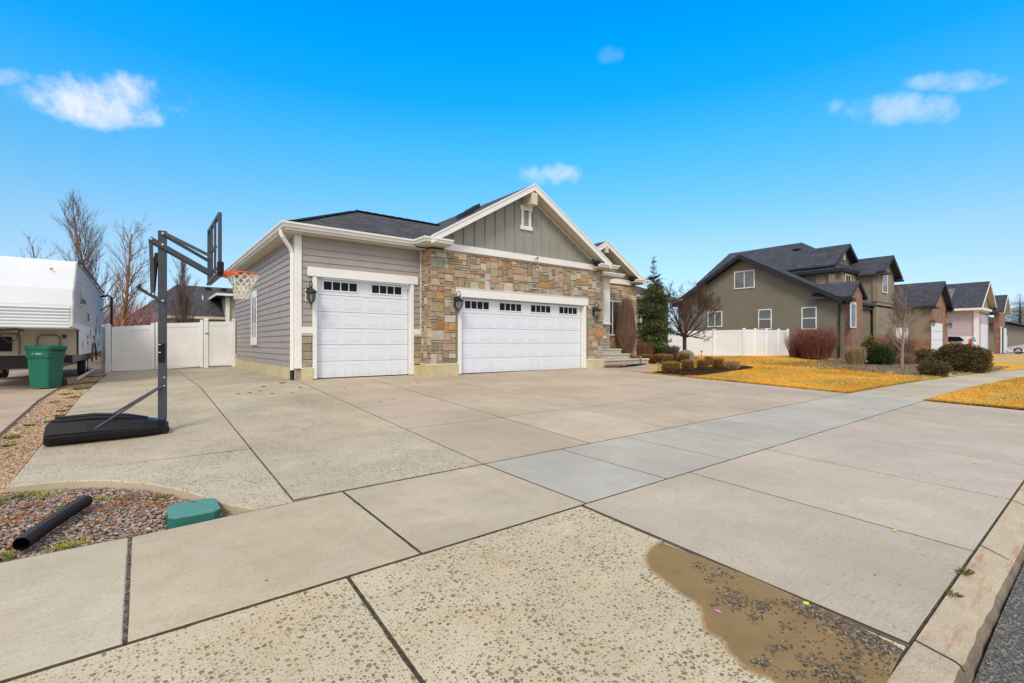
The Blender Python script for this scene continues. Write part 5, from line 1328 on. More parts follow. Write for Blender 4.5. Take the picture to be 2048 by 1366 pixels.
def tree(name, label, mats, *a, group=None, **k):
    tk, cr = barktree(*a, **k); b = a[1]
    t = thing(name, label, 'tree', b, group); tk.build('trunk', mats, t, smooth=True, recalc=False); cr.build('crown', mats, t, recalc=False); return t
M['bark'] = colmat('bark', rough=.85, var=.45, scale=16, bump=.5, bscale=30)
def P3(px, Y, z): d = FW*F+RT*(px-1024); d /= F; d = d*Y; return (d.x, d.y, z)
tree('birch_tree', 'tall bare birch tree with orange-brown bark, behind the trailer and the white fence', M['bark'], 5, P3(205, 31, -1.1), 9.2, (-.11, .0, 1), 3, .46, 44, (.20, .15, .14), (.27, .16, .10), .15, crown0=.22, up=.8, twigs=5)
tree('birch_tree', 'slender bare birch tree rising behind the white fence, left of the hoop pole', M['bark'], 9, P3(236, 29, -1.1), 7.9, (.10, .0, 1), 3, .55, 34, (.22, .14, .12), (.34, .17, .085), .14, crown0=.1, up=.45, twigs=4)
tree('bare_tree', 'grey bare tree whose top branches show above the trailer roof', M['bark'], 14, P3(95, 34, -1.1), 8.0, (-.1, .0, 1), 3, .55, 13, (.20, .17, .17), (.22, .18, .16), .16, crown0=.3, up=.5, twigs=3)
tree('columnar_tree', 'narrow upright bare tree in front of the grey-roofed house behind the fence', M['bark'], 21, P3(365, 31, -1.1), 5.9, (.0, 0, 1), 3, .26, 60, (.17, .11, .095), (.20, .13, .10), .08, crown0=.04, up=1.3, twigs=5)
def twigbush(name, label, c, n, rx, ry, h, cols, seed, spread=.5, th=.006, fork=3, group=None, leafc=None, cat='shrub', top=0., base=.35, egg=False):
    """many stems from the ground forking into twigs"""
    r = random.Random(seed); m = MB(); x0, y0, z0 = c
    for _ in range(n):
        a = r.uniform(0, 6.28); q = r.random()**.5; bx_, by_ = x0+rx*base*q*cos(a), y0+ry*base*q*sin(a)
        tx, ty = x0+rx*q*cos(a)*r.uniform(.8, 1.1), y0+ry*q*sin(a)*r.uniform(.8, 1.1); hh = h*((1-q*q*.5) if not top else 1-top*r.random())*r.uniform(.75, 1.04)
        P0 = Vector((bx_, by_, z0-.03)); P2 = Vector((tx, ty, z0+hh)); P1 = P0.lerp(P2, .5)+Vector((r.gauss(0, .05), r.gauss(0, .05), .06*h))
        if egg: hh = h*(1-.14*q**3)*r.uniform(.86, 1.02) if r.random() < .7 else h*r.uniform(.45, .75); P2 = Vector((x0+rx*q*cos(a)*.8, y0+ry*q*sin(a)*.8, z0+hh)); P1 = Vector((x0+rx*q*cos(a)*1.2, y0+ry*q*sin(a)*1.2, z0+hh*.5))
        cc = tuple(v*r.uniform(.65, 1.25) for v in r.choice(cols))
        m.tube([P0, P1, P2], [th*1.3, th, th*.4], 3, c=cc, cap=False)
        for k in range(fork):
            t = r.uniform(.35, .95); s_ = P0.lerp(P2, t) if t > .5 else P0.lerp(P1, t*2); e = s_+Vector((r.gauss(0, spread*.3), r.gauss(0, spread*.3), r.uniform(.1, .35)))*h*.45
            m.tube([s_, e], [th*.7, th*.3], 3, c=cc, cap=False)
            if leafc:
                for q2 in range(2): leaf(m, s_.lerp(e, r.random()), (r.uniform(-1, 1), r.uniform(-1, 1), r.uniform(-.2, 1)), .035, .02, tuple(v*r.uniform(.7, 1.2) for v in r.choice(leafc)), r)
    o = m.build(name, M['leaf'], recalc=False); return tag(o, label, cat, group)
twigbush('pink_twig_shrub', 'hazy reddish pink twiggy shrub behind the left end of the white fence', P3(245, 33, -1.1), 700, 3.4, 2.2, 4.6, [(.60,.36,.40),(.66,.46,.50),(.46,.18,.14),(.52,.26,.24)], 3, th=.012, fork=5)
twigbush('red_brown_hedge', 'low rust-red hedge just above the left end of the white fence', P3(250, 30, -1.1), 500, 2.4, 1.2, 2.6, [(.34,.10,.06),(.28,.09,.06)], 4, th=.014, fork=4)
# neighbour house behind fence
nh = thing('rear_house', 'pale green house with dark grey roof behind the left fence', 'house', (4, 46, -1.1))
m = MB(); m.box(.3, 18, 45.2, 58, -1.3, 2.0)
m.build('wall', plain('pale_green_boards', (.46, .48, .34), .7, .06, 1), nh)
m = MB(); m.mesh([(-.5, 44.6, 2.12), (5.9, 44.6, 2.12), (12, 49.6, 5.0), (2.4, 49.6, 5.0), (-.5, 60, 2.12), (2.4, 56, 5.0), (18, 49.6, 5.0), (18, 44.6, 2.12), (18, 56, 5.0)], [(0, 7, 6, 3), (0, 3, 5, 4), (3, 6, 8, 5)]); rr_ = m.build('roof', M['shing'], nh)
m = MB(); m.box(-.5, 18, 44.5, 44.6, 1.93, 2.13); m.box(-.6, -.5, 44.5, 60, 1.93, 2.13); m.box(-.5, 18, 44.6, 45.2, 1.93, 1.97); m.build('fascia', M['cream'], rr_)
for px, py in ((416, 577), (447, 579)):
    d = (FW*F+RT*(px-1024)+UP*(687-py))/F; Y = 41; m = MB(); q = d*(49.2/d.y); m.bbox(q.x-.22, q.x+.22, 48.9, 49.4, q.z-.12, q.z+.05); m.build('roof_vent', M['dark'], rr_)
m = MB(); m.tube([(4.1, 47.3, 3.6), (4.1, 47.3, 4.0)], .05, 6); m.build('roof_pipe', M['white'], rr_)
m = MB(); m.box(5.4, 14, 43.2, 49, -1.3, 3.85, c=(.46, .48, .34)); m.build('dormer_wall', M['col'], nh)
m = MB(); m.box(5.25, 5.5, 43.0, 43.25, -1.3, 3.8); m.build('corner_board', M['white'], nh)
m = MB(); m.prism([(4.6, 3.82), (7.5, 4.45), (14, 4.45), (14, 3.82)], 42.5, 49.3, 'xz'); m.build('roof', M['shing'], nh)
m = MB(); m.box(4.6, 14, 42.42, 42.5, 3.68, 3.86); m.box(4.55, 4.6, 42.42, 49, 3.68, 3.86); m.build('gutter', M['white'], nh)

# clipped box shrubs ---------------------------------------------------------
def boxbush(mb, hx, hy, h, n, r, cols, size=.03, rnd=.35, core=(.07, .05, .02)):
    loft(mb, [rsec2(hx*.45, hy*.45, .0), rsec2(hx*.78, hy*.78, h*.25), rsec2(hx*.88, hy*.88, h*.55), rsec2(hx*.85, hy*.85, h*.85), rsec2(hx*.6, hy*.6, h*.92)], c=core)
    for _ in range(n):
        u = r.random(); a = r.uniform(0, 6.28)
        e = 2+1/rnd; ca, sa = cos(a), sin(a); k = (abs(ca)**e+abs(sa)**e)**(-1/e)
        if u < .38: q = r.random()**.5; x, y, z = hx*q*ca*k, hy*q*sa*k, h*(1-.10*q**4); nn = Vector((0, 0, 1))
        else:
            z = h*r.uniform(.04, .98); f = 1-.28*(1-z/h)**2-.12*(z/h)**8; x, y = hx*ca*k*f, hy*sa*k*f; nn = Vector((ca, sa, 0))
        x += r.gauss(0, .011); y += r.gauss(0, .011); z += r.gauss(0, .012); top = z/h
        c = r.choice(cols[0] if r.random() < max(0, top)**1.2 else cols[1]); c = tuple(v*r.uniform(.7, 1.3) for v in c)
        d = nn+Vector((r.gauss(0, .7), r.gauss(0, .7), r.gauss(0, .5)))
        leaf(mb, (x, y, z), d, size*r.uniform(.7, 1.3), size*.6, c, r, .1)
def rsec2(hx, hy, z, n=3):
    o = []
    for k in range(16): a = 2*pi*k/16; e = 4; ca, sa = cos(a), sin(a); q = (abs(ca)**e+abs(sa)**e)**(-1/e); o.append((hx*ca*q, hy*sa*q, z))
    return o
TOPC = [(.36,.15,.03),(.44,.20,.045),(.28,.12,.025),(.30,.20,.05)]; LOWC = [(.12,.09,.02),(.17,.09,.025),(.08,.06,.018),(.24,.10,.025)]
r = random.Random(4)
protos = []
def bush_at(px, py, wpx, hpx, label, i, Yf=None):
    x, y = at(px, py) if Yf is None else P3(px, Yf, 0)[:2]
    Y = x*.6151+y*.7885; w_ = wpx/F*Y/2; h = hpx/F*Y
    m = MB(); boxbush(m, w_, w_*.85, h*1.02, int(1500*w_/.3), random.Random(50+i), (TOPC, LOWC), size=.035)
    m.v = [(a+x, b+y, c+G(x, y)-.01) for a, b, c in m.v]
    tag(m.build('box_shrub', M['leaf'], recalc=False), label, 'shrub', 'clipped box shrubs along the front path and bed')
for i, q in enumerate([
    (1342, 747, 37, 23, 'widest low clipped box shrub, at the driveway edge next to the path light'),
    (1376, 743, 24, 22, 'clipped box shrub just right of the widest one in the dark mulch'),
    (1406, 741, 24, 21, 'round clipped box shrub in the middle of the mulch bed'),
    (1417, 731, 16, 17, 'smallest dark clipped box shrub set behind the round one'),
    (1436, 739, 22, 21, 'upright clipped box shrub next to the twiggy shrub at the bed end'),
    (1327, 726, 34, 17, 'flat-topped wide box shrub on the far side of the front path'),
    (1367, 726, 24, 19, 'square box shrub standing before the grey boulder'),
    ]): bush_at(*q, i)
bush_at(1270, 714, 24, 13, 'low box shrub beside the columnar shrub behind the steps', 8, 21.6)
bush_at(1291, 716, 27, 15, 'box shrub at the right end of the porch steps', 9, 22.3)
twigbush('twiggy_shrub', 'pinkish brown twiggy low shrub at the right end of the dark mulch bed', (*at(1465, 739), G(*at(1465, 739))), 360, .42, .32, .40, [(.38,.22,.13),(.30,.16,.10),(.42,.28,.16)], 8, th=.005, fork=4, base=.6, top=.2)
c = P3(1252, 21.5, G(17, 14)); twigbush('columnar_shrub', 'tall narrow reddish brown dormant shrub by the porch window', c, 520, .40, .40, 2.95, [(.15,.10,.08),(.19,.13,.10),(.22,.10,.05),(.26,.13,.06),(.12,.08,.07)], 12, spread=.30, th=.0065, fork=6, base=.3, egg=True)
c = P3(1283, 23.6, -.85); twigbush('russet_hedge', 'rounded russet brown hedge in front of the evergreen tree', c, 900, .72, .5, 1.0, [(.20,.09,.05),(.15,.07,.04),(.25,.12,.06)], 13, th=.006, fork=5, base=.8, top=.25)
c = P3(1341, 26.5, -.85); twigbush('dark_twig_shrub', 'dark twiggy shrub between evergreen tree and boulder', c, 320, .66, .5, .8, [(.10,.07,.06),(.15,.10,.08)], 14, th=.009, fork=4, base=.5, top=.2)
# evergreen tree ---------------------------------------------------------------
def evergreen(name, label, base, H, Rr, seed, cols, dens=1., leader=.14, sprays=9):
    r = random.Random(seed); t = thing(name, label, 'tree', base); x0, y0, z0 = base
    m = MB(); m.tube([(x0, y0, z0-.1), (x0+.03, y0, z0+H*.4), (x0, y0, z0+H)], [.09*Rr, .06*Rr, .006], 8, c=(.13, .08, .05)); m.build('trunk', M['bark'], t, smooth=True, recalc=False)
    m = MB(); z = .3; lv = 0
    while z < H*.985:
        f = z/H; rad = Rr*min(1, ((1-f)/.5))**.85*(.72+.28*min(1, f/.2))*(1+.22*sin(z*5.1+seed)*sin(z*2.3))
        if f > 1-leader*1.6: rad = max(.06, Rr*.26*(1-f)/(leader*1.6)+.05)
        nb = max(4, int((9 if f < .8 else 5)))
        for k in range(nb):
            a = r.uniform(0, 6.28); L = rad*r.uniform(.6, 1.15); up_ = r.uniform(.1, .35) if f > .75 else r.uniform(-.1, .25)
            d = Vector((cos(a), sin(a), up_)).normalized(); p = Vector((x0, y0, z0+z+r.uniform(-.14, .14))); e = p+d*L; pts = [p, p.lerp(e, .5)+Vector((0, 0, .04*L)), e+Vector((0, 0, -.12*L if f < .75 else .05))]
            m.tube(pts, [.016*(1-f)+.006, .012*(1-f)+.004, .003], 3, c=(.11, .08, .05), cap=False)
            n = int((8+34*L)*dens)
            for q in range(n):
                u = r.random()**.7; s_ = pts[0].lerp(pts[2], .08+u*.92)
                sd = Vector((-sin(a), cos(a), 0))*r.gauss(0, .16*L+.02); s_ = s_+sd+Vector((0, 0, r.gauss(0, .02)))
                hang = 1.0 if f < .75 else -.1
                dd = d*r.uniform(.1, 1)+sd.normalized()*r.uniform(0, .8)+Vector((0, 0, -hang*r.uniform(.2, 1.8)))
                c = r.choice(cols); c = tuple(v*r.uniform(.55, 1.35) for v in c); ll = r.uniform(.07, .17)*(1 if f < .8 else .55)
                leaf(m, s_, dd, ll, ll*.26, c, r, .15)
        z += .10 if f < .8 else .13
    m.build('crown', M['leaf'], t, recalc=False); return t
EG = [(.10,.13,.03),(.055,.085,.022),(.07,.10,.025),(.035,.055,.018),(.12,.13,.025),(.03,.045,.015)]
evergreen('evergreen_tree', 'dark green evergreen tree with drooping branches beside the porch gable', P3(1308, 24.2, -.87), 5.25, .80, 3, EG, dens=1.15)
# round bare tree -------------------------------------------------------------
def umbrella_tree(name, label, base, trunk, Rx, Hc, seed, col, levels=5, r0=.11, n0=9):
    r = random.Random(seed); t = thing(name, label, 'tree', base); tk = MB(); cr = MB(); b = Vector(base)
    top = b+Vector((.02, 0, trunk)); tk.tube([b-Vector((0, 0, .1)), b+Vector((.02, .0, trunk*.5)), top], [r0*1.2, r0, r0*.95], 9, c=col)
    tk.build('trunk', M['bark'], t, smooth=True, recalc=False)
    C = b+Vector((0, 0, trunk+Hc*.42))
    def grow(p, d, L, rad, lev):
        n = 4; pts = [p]; rd = [rad]; q = p
        for i in range(n):
            d = (d+Vector((r.gauss(0, .13), r.gauss(0, .13), r.gauss(0, .08)+.05))).normalized(); q = q+d*L/n; pts.append(q); rd.append(rad*(1-.5*(i+1)/n))
            e = q-C
            if (e.x**2+e.y**2)/Rx**2+(e.z/(Hc*.6))**2 > 1.15: break
        cr.tube(pts, rd, 5 if lev < 2 else 3, c=tuple(v*r.uniform(.75, 1.2) for v in col), cap=False)
        if lev >= levels or len(pts) < 3: return
        for k in range(3 if lev < levels-1 else 4):
            j = r.choice(range(1, len(pts))) if k else len(pts)-1; dd = (pts[j]-pts[j-1]).normalized(); sd = dd.orthogonal().normalized(); sd.rotate(Matrix.Rotation(r.uniform(0, 6.28), 3, dd)); a = r.uniform(.3, .8)
            grow(pts[j], dd*cos(a)+sd*sin(a), L*r.uniform(.55, .8), max(.007, rd[j]*.7), lev+1)
    for i in range(n0):
        a = i*2.4+r.uniform(-.3, .3); el = r.uniform(.02, 1.1); grow(top-Vector((0, 0, r.uniform(0, .1))), Vector((cos(a)*cos(el), sin(a)*cos(el), sin(el))), Rx*.74, r0*.46, 1)
    cr.build('crown', M['bark'], t, recalc=False); return t
umbrella_tree('globe_tree', 'bare dark tree with dense umbrella-shaped crown behind the grey boulder', P3(1369, 27, -.86), 1.3, 1.8, 3.1, 6, (.085, .05, .042), levels=6, n0=17)
bo = thing('boulder', 'rounded grey boulder at the foot of the bare umbrella-shaped tree', 'boulder', P3(1371, 25.3, -.86))
x, y, z = P3(1371, 25.3, -.88); m = MB(); rb = random.Random(5)
import bmesh
def rock(nm, x, y, z, sx, sy, sz, seed, c, mat, parent=None, **kw):
    bm = bmesh.new(); bmesh.ops.create_icosphere(bm, subdivisions=3, radius=1)
    for v in bm.verts:
        k = 1+.18*mnoise.noise(v.co*1.3+Vector((seed, 0, 0)))+.06*mnoise.noise(v.co*4+Vector((seed, 3, 0))); v.co = Vector((v.co.x*sx*k+x, v.co.y*sy*k+y, max(-.1, v.co.z)*sz*k+z))
    m = MB(); m.v = [tuple(v.co) for v in bm.verts]; m.f = [tuple(v.index for v in f.verts) for f in bm.faces]; m.c = [c]*len(m.f); bm.free(); return m.build(nm, mat, parent, **kw)
rock('rock_body', x, y, z, .52, .45, .60, 2, (.19, .20, .195), M['stone'], bo)
def pathlight(label, x, y, proto=[None]):
    z = G(x, y)+.01
    if proto[0] is None:
        o = thing('path_light', label, 'path light', (0, 0, 0), 'solar path lights beside the path and beds')
        m = MB(); m.tube([(0, 0, -.05), (0, 0, .25)], .012, 7); m.build('stake', M['black'], o)
        m = MB(); m.lathe([(.018, .25), (.06, .37), (.062, .38), (.018, .38)], (0, 0, 0), 10); m.build('lens', plain('frosted_lens', (.34, .34, .32), .3), o)
        m = MB(); m.lathe([(0, .40), (.075, .385), (.078, .375), (.0, .372)], (0, 0, 0), 12); m.build('cap', M['black'], o); proto[0] = o; o.location = (x, y, z); return
    dup(proto[0], (x, y, z), label)
pathlight('solar path light at the point of the dark mulch, left of the widest box shrub', *at(1316, 745))
pathlight('solar path light beside the porch steps, right of the red mulch', *P3(1281, 20.6, 0)[:2])
pathlight('solar path light standing in the red mulch by the garage corner', *P3(1218, 20.0, 0)[:2])
pathlight('solar path light behind the box shrubs on the edge of the lawn', *at(1392, 734))
pathlight('solar path light in front of the white fence, right of the boulder', *P3(1403, 28.5, 0)[:2])
pathlight('solar path light at the lawn edge by the beige dormant shrub', *at(1733, 736))
m = MB(); r = random.Random(8)
xx, yy = 15.6, 12.62
tag(rock('garden_stone', 15.55, 12.5, G(15.5, 12.5)+.02, .09, .07, .07, 4, (.42, .22, .16), M['stone']), 'small rough reddish stone on the red mulch by the steps', 'stone')

# right fence
fr = thing('garden_fence', 'white vinyl privacy fence beyond the lawn, before the taupe house', 'fence', (31.6, 18, -.85))
M['vinyl2'] = plain('bright_vinyl', (.86, .89, .96), .35, .05, 1)
mv = M['vinyl']; M['vinyl'] = M['vinyl2']
zt, zb = .97, -.86; bs_ = [15.4, 17.5, 19.7, 21.9, 24.1, 26.3]
for i in range(5):
    vpanel((31.5, bs_[i]+.07), (31.5, bs_[i+1]-.07), zt-.06, zt-.06, zb, zb, fen=fr)
for b in bs_: vpost(31.5, b, zt+.02, zb-.1, .07, fr)
fb_ = lambda a: 15.4-.2*(a-31.5)
as2 = [31.5, 32.6, 33.75, 35.0, 36.0]
for i in range(4):
    vpanel((as2[i]+.07, fb_(as2[i])), (as2[i+1]-.07, fb_(as2[i+1])), zt-.04, zt-.04, zb, zb, nm='gate' if i in (1, 2) else 'panel', fen=fr)
for a in as2[1:]: vpost(a, fb_(a), zt+.02, zb-.1, .07, fr)
M['vinyl'] = mv

# ================================================================== TAUPE HOUSE
th = thing('taupe_house', 'two-storey taupe stucco house with dark slate roofs and brick porch', 'house', (36, 11, -.9))
m = MB(); m.prism([(11.06, -1.2), (23.2, -1.2), (23.2, 3.35), (17.7, 6.45), (11.06, 2.93)], 35.99, 47, 'yz'); m.build('side_wall', M['stucco'], th)
m = MB(); m.prism([(10.75, 2.75), (17.7, 6.72), (23.4, 3.42), (23.4, 3.3), (17.7, 6.6), (10.75, 2.62)], 35.45, 47, 'yz'); r1 = m.build('roof', M['shing2'], th)
m = MB(); m.prism([(11.0, 2.86), (17.7, 6.68), (23.4, 3.38), (23.4, 3.10), (17.7, 6.38), (11.0, 2.58)], 35.35, 35.45, 'yz'); m.build('barge_board', M['navy'], r1)
m = MB(); m.prism([(11.0, 2.62), (17.7, 6.44), (23.4, 3.14), (23.4, 3.10), (17.7, 6.40), (11.0, 2.58)], 35.45, 36, 'yz'); m.build('soffit', M['navy'], r1)
def sidewin(b0, b1, z0, z1, x, parent, mull='v', mat='blind'):
    m = MB(); w_ = .07; m.bbox(x-.05, x, b0, b1, z1-w_, z1); m.bbox(x-.05, x, b0, b1, z0, z0+w_); m.bbox(x-.05, x, b0, b0+w_, z0+w_, z1-w_); m.bbox(x-.05, x, b1-w_, b1, z0+w_, z1-w_)
    if mull == 'v': m.bbox(x-.045, x, (b0+b1)/2-.03, (b0+b1)/2+.03, z0+w_, z1-w_)
    else: m.bbox(x-.045, x, b0+w_, b1-w_, (z0+z1)/2-.03, (z0+z1)/2+.03)
    wn = m.build('window', M['white'], parent); m = MB(); m.box(x-.03, x-.02, b0+.05, b1-.05, z0+.05, z1-.05); m.build('pane', M[mat], wn)
def dirx(px, py, x):
    d = (FW*F+RT*(px-1024)+UP*(687-py))/F; t = x/d.x; return d.y*t, d.z*t
def dirb(px, py, b):
    d = (FW*F+RT*(px-1024)+UP*(687-py))/F; t = b/d.y; return d.x*t, d.z*t
for (x0, x1, y0, y1, mu, mt) in ((1469, 1510, 541.5, 577, 'v', 'glass'), (1416, 1445, 623, 654, 'v', 'blind'), (1517, 1544, 618.5, 658.5, 'h', 'blind'), (1603.5, 1634, 614, 659, 'h', 'blind')):
    bl, zl = dirx(x0, (y0+y1)/2, 36); br_, zr = dirx(x1, (y0+y1)/2, 36); _, z1 = dirx((x0+x1)/2, y0, 36); _, z0 = dirx((x0+x1)/2, y1, 36)
    sidewin(br_, bl, z0, z1, 35.98, th, mu, mt)
# upper block with long ridge
m = MB(); m.box(38.4, 49, 12.4, 22.4, 2, 5.15); m.build('upper_wall', M['stucco'], th)
m = MB(); m.mesh([(38, 11.8, 5.2), (38, 22.7, 5.2), (43.6, 22.7, 8.45), (43.6, 16.5, 8.45), (49.2, 11.8, 5.2), (49.2, 22.7, 5.2)], [(0, 3, 2, 1), (0, 4, 3), (4, 5, 2, 3), (1, 2, 5)])
m.box(38.0, 49.2, 11.8, 22.7, 5.0, 5.19); ru = m.build('roof', M['shing2'], th)
m = MB(); m.box(37.94, 38, 11.74, 22.7, 4.98, 5.22); m.box(38, 49.2, 11.74, 11.8, 4.98, 5.22); m.build('fascia', M['navy'], ru)
q = dirx(1593, 493, 41.5); m = MB(); m.bbox(41.3, 41.6, q[0]-.1, q[0]+.1, 7.15, 7.6); m.bbox(41.1, 41.8, q[0]-.3, q[0]+.3, 7.5, 7.55); m.build('roof_vent', M['black'], ru)
# left dormer gable
def front_gable(cx, zt, half, pit, y0, y1, wallz, wmat, name='gable', wy=.45, thick=.12, fz=.2, wz0=None, inset_=.35):
    rr = gable_roof(th, cx, zt, half, pit, y0, y1, thick=thick, mat='shing2', fas='navy', fz=fz)
    m = MB(); h2 = half-inset_
    m.prism([(cx-h2, wallz), (cx+h2, wallz), (cx+h2, zt-h2*pit-thick), (cx, zt-thick), (cx-h2, zt-h2*pit-thick)], y0+wy, y0+wy+.3, 'xz'); m.build('gable_wall', wmat, th); return rr
front_gable(41.15, 7.35, 3.0, .60, 12.35, 17, 5.2, M['stucco'])
m = MB(); q = dirb(1687, 512, 12.75); m.lathe([(0, 0), (.17, 0), (.2, -.06), (.17, -.1), (0, -.1)], (q[0], 12.78, q[1]), 10, 'y'); m.bbox(q[0]-.14, q[0]+.14, 12.66, 12.79, q[1]-.3, q[1]+.35); m.build('gable_vent', M['cream'], th)
# right upper bay
front_gable(43.3, 6.45, 2.35, .62, 10.3, 17, 3.0, M['stucco2'], wy=.4)
m = MB(); m.box(41.4, 45.2, 10.75, 14, 2.2, 5.1); m.build('bay_wall', M['stucco2'], th)
m = MB(); m.bbox(41.4-.45, 42.6, 10.25, 10.7, 4.95, 5.12); m.bbox(45.2, 46.2, 10.3, 11.4, 4.75, 4.9); m.build('eave_return', M['navy'], th)
a0, z1 = dirb(1763.8, 547, 10.7); a1, z0 = dirb(1773.5, 587, 10.7); m = MB(); winframe(m, a0, a1, z0+.0, z1+.1, 10.68); wn = m.build('window', M['white'], th); m = MB(); m.box(a0+.05, a1-.05, 10.66, 10.67, z0, z1); m.build('pane', M['glass'], wn)
# stone-framed upper window
m = MB(); m.box(38.9, 42, 11.95, 12.45, 2.9, 5.0); m.box(38.35, 38.9, 11.95, 13.6, 2.9, 5.0); m.build('stone_surround', M['brickst'], th)
a0, z1 = dirb(1689, 548, 11.95); a1, z0 = dirb(1700, 563, 11.95); m = MB(); winframe(m, a0, a1, z0-.5, z1, 11.93); wn = m.build('window', M['white'], th); m = MB(); m.box(a0+.05, a1-.05, 11.9, 11.92, z0-.5, z1); m.build('pane', M['dark'], wn)
# brick porch
front_gable(36.95, 4.1, 1.5, .70, 10.55, 12.9, -1.1, M['brick'], wy=.12, inset_=.52, fz=.14)
m = MB(); m.box(36.0, 38.1, 10.7, 11.05, -1.2, 2.85); m.build('brick_wall', M['brick'], th)
m = MB(); m.bbox(35.42, 36.0, 10.45, 11.4, 2.72, 2.9); m.build('eave_return', M['navy'], th)
m = MB(); m.tube([(35.9, 11.35, 2.6), (35.88, 11.35, -.9)], .055, 6); m.build('downpipe', M['navy'], th)
a0, z1 = dirb(1700, 604, 10.66); a1, z0 = dirb(1711, 656, 10.66); m = MB(); winframe(m, a0, a1, z0, z1, 10.66, mull=False); m.bbox(a0, a1, 10.62, 10.66, z0+1.5, z0+1.58); wn = m.build('window', M['white'], th); m = MB(); m.box(a0+.05, a1-.05, 10.64, 10.65, z0, z1); m.build('pane', M['glass'], wn)
# entry and centre wall
m = MB(); m.box(38.1, 46, 12.3, 12.7, -1.2, 4.9); m.build('front_wall', M['stucco2'], th)
m = MB(); m.box(38.7, 40.2, 12.22, 12.32, -1.0, 2.0); m.build('entry_door', M['dark'], th)
m = MB(); m.box(38.35, 38.7, 12.0, 12.35, -1.0, 2.3); m.box(40.2, 40.5, 12.0, 12.35, -1.0, 2.3); m.box(38.35, 40.5, 12.0, 12.35, 2.0, 2.4); m.build('entry_surround', M['brickst'], th)
m = MB(); m.mesh([(38, 10.9, 2.5), (41.4, 10.9, 2.5), (41.4, 12.3, 3.0), (38, 12.3, 3.0)], [(0, 1, 2, 3)]); m.box(38, 41.4, 10.88, 12.3, 2.36, 2.49); m.build('porch_roof', M['navy'], th)
m = MB(); m.box(41.0, 45.9, 10.7, 10.9, -1.2, .6); m.build('brick_base', M['brick'], th)
m = MB(); m.box(41.0, 45.9, 10.72, 10.9, .6, 2.6); m.build('stucco_panel', M['stucco2'], th)
# garage wing
front_gable(48.65, 4.8, 3.1, .64, 8.4, 20, -1.1, M['brick'], wy=.35, inset_=.4)
m = MB(); m.box(45.92, 46.3, 8.8, 12, .3, 2.75); m.build('side_wall', M['stucco2'], th)
m = MB(); m.box(45.90, 46.3, 8.8, 12, -1.2, .3); m.build('brick_base', M['brick'], th)
m = MB(); m.box(45.5, 46.6, 8.35, 9.0, 2.55, 2.72); m.box(51.0, 51.9, 8.35, 9.0, 2.5, 2.67); m.build('eave_return', M['navy'], th)
m = MB(); m.box(45.84, 45.895, 10.0, 11.2, -1.0, 1.2); m.build('garage_door', M['door'], th)
a0, z1 = dirb(1862, 645, 8.72); a1, _ = dirb(1883, 645, 8.72); m = MB()
for k in range(4): m.bbox(a0, a1, 8.66, 8.72, -1.0+k*(z1+1)/4, -1.0+(k+1)*(z1+1)/4-.02)
m.build('garage_door', M['door'], th)
lb = dup(ln, dirb(1860, 640, 8.66)[:1]+(8.66, dirb(1860, 645, 8.7)[1]), 'black lantern left of the white garage door on the red brick wing')
dup(ln, dirb(1894, 645, 8.66)[:1]+(8.66, dirb(1894, 650, 8.7)[1]), 'black lantern at the right corner of the red brick garage wing')
m = MB(); m.box(51.2, 52, 8.76, 9.5, -1.1, 2.4); m.build('stone_pier', M['brickst'], th)
# ================================================================== LAVENDER HOUSE
lh = thing('lavender_house', 'pale lavender sided house with white trim and a roof solar panel', 'house', (60.8, 8.5, -.9))
th_ = th; th = lh
m = MB(); m.box(61.2, 69, 8.5, 22, -1.2, 3.1)
for k in range(24): m.bar((61.2, 8.5, -.9+k*.17), (61.2, 22, -.9+k*.17), .03, .03)
m.build('siding_wall', M['lav'], lh)
rr = gable_roof(lh, 65.0, 6.05, 4.4, .62, 7.9, 22, mat='shing2', fas='white', fz=.22, wally=8.4)
m = MB(); m.prism([(61.2, 3), (68.8, 3), (65, 5.6)], 8.35, 8.5, 'xz'); m.build('gable_wall', M['stucco2'], lh)
m = MB(); m.box(60.4, 60.6, 7.8, 22, 3.08, 3.28); m.box(60.6, 64.5, 7.7, 7.9, 3.05, 3.25); m.box(60.6, 61.2, 7.9, 22, 3.06, 3.1); m.build('gutter', M['white'], rr)
b0, z0 = dirx(1889, 582, 62.2); m = MB(); zp = lambda x: 6.05-(65-x)*.62+.12
m.mesh([(61.9, 10.2, zp(61.9)), (63.9, 10.2, zp(63.9)), (63.9, 12.2, zp(63.9)), (61.9, 12.2, zp(61.9)), (61.9, 10.2, zp(61.9)-.06), (63.9, 10.2, zp(63.9)-.06), (63.9, 12.2, zp(63.9)-.06), (61.9, 12.2, zp(61.9)-.06)], [(0,1,2,3),(4,5,6,7),(0,1,5,4),(1,2,6,5),(2,3,7,6),(3,0,4,7)], c=(.16, .14, .17)); m.build('solar_panel', M['col'], rr)
rr = gable_roof(lh, 70.7, 5.05, 2.5, .74, 7.3, 14, mat='shing2', fas='white', fz=.2, wally=7.7)
m = MB(); m.prism([(68.85, -1.2), (72.6, -1.2), (72.6, 3.3), (70.7, 4.7), (68.85, 3.3)], 7.7, 8.1, 'xz'); m.build('brick_wall', M['brick'], lh)
m = MB(); m.box(61.08, 61.4, 8.2, 8.52, -1.2, 3.1); m.build('corner_board', M['white'], lh)
m = MB(); m.box(64.3, 67.6, 8.40, 8.48, -1.0, 1.9); m.build('garage_door', M['door'], lh)
m = MB(); m.box(69.2, 72.2, 7.64, 7.7, -1.0, 1.6); m.build('garage_opening', M['dark'], lh)
m = MB(); m.box(69.0, 69.25, 7.56, 7.64, -1.0, 1.7); m.build('door_casing', M['white'], lh)
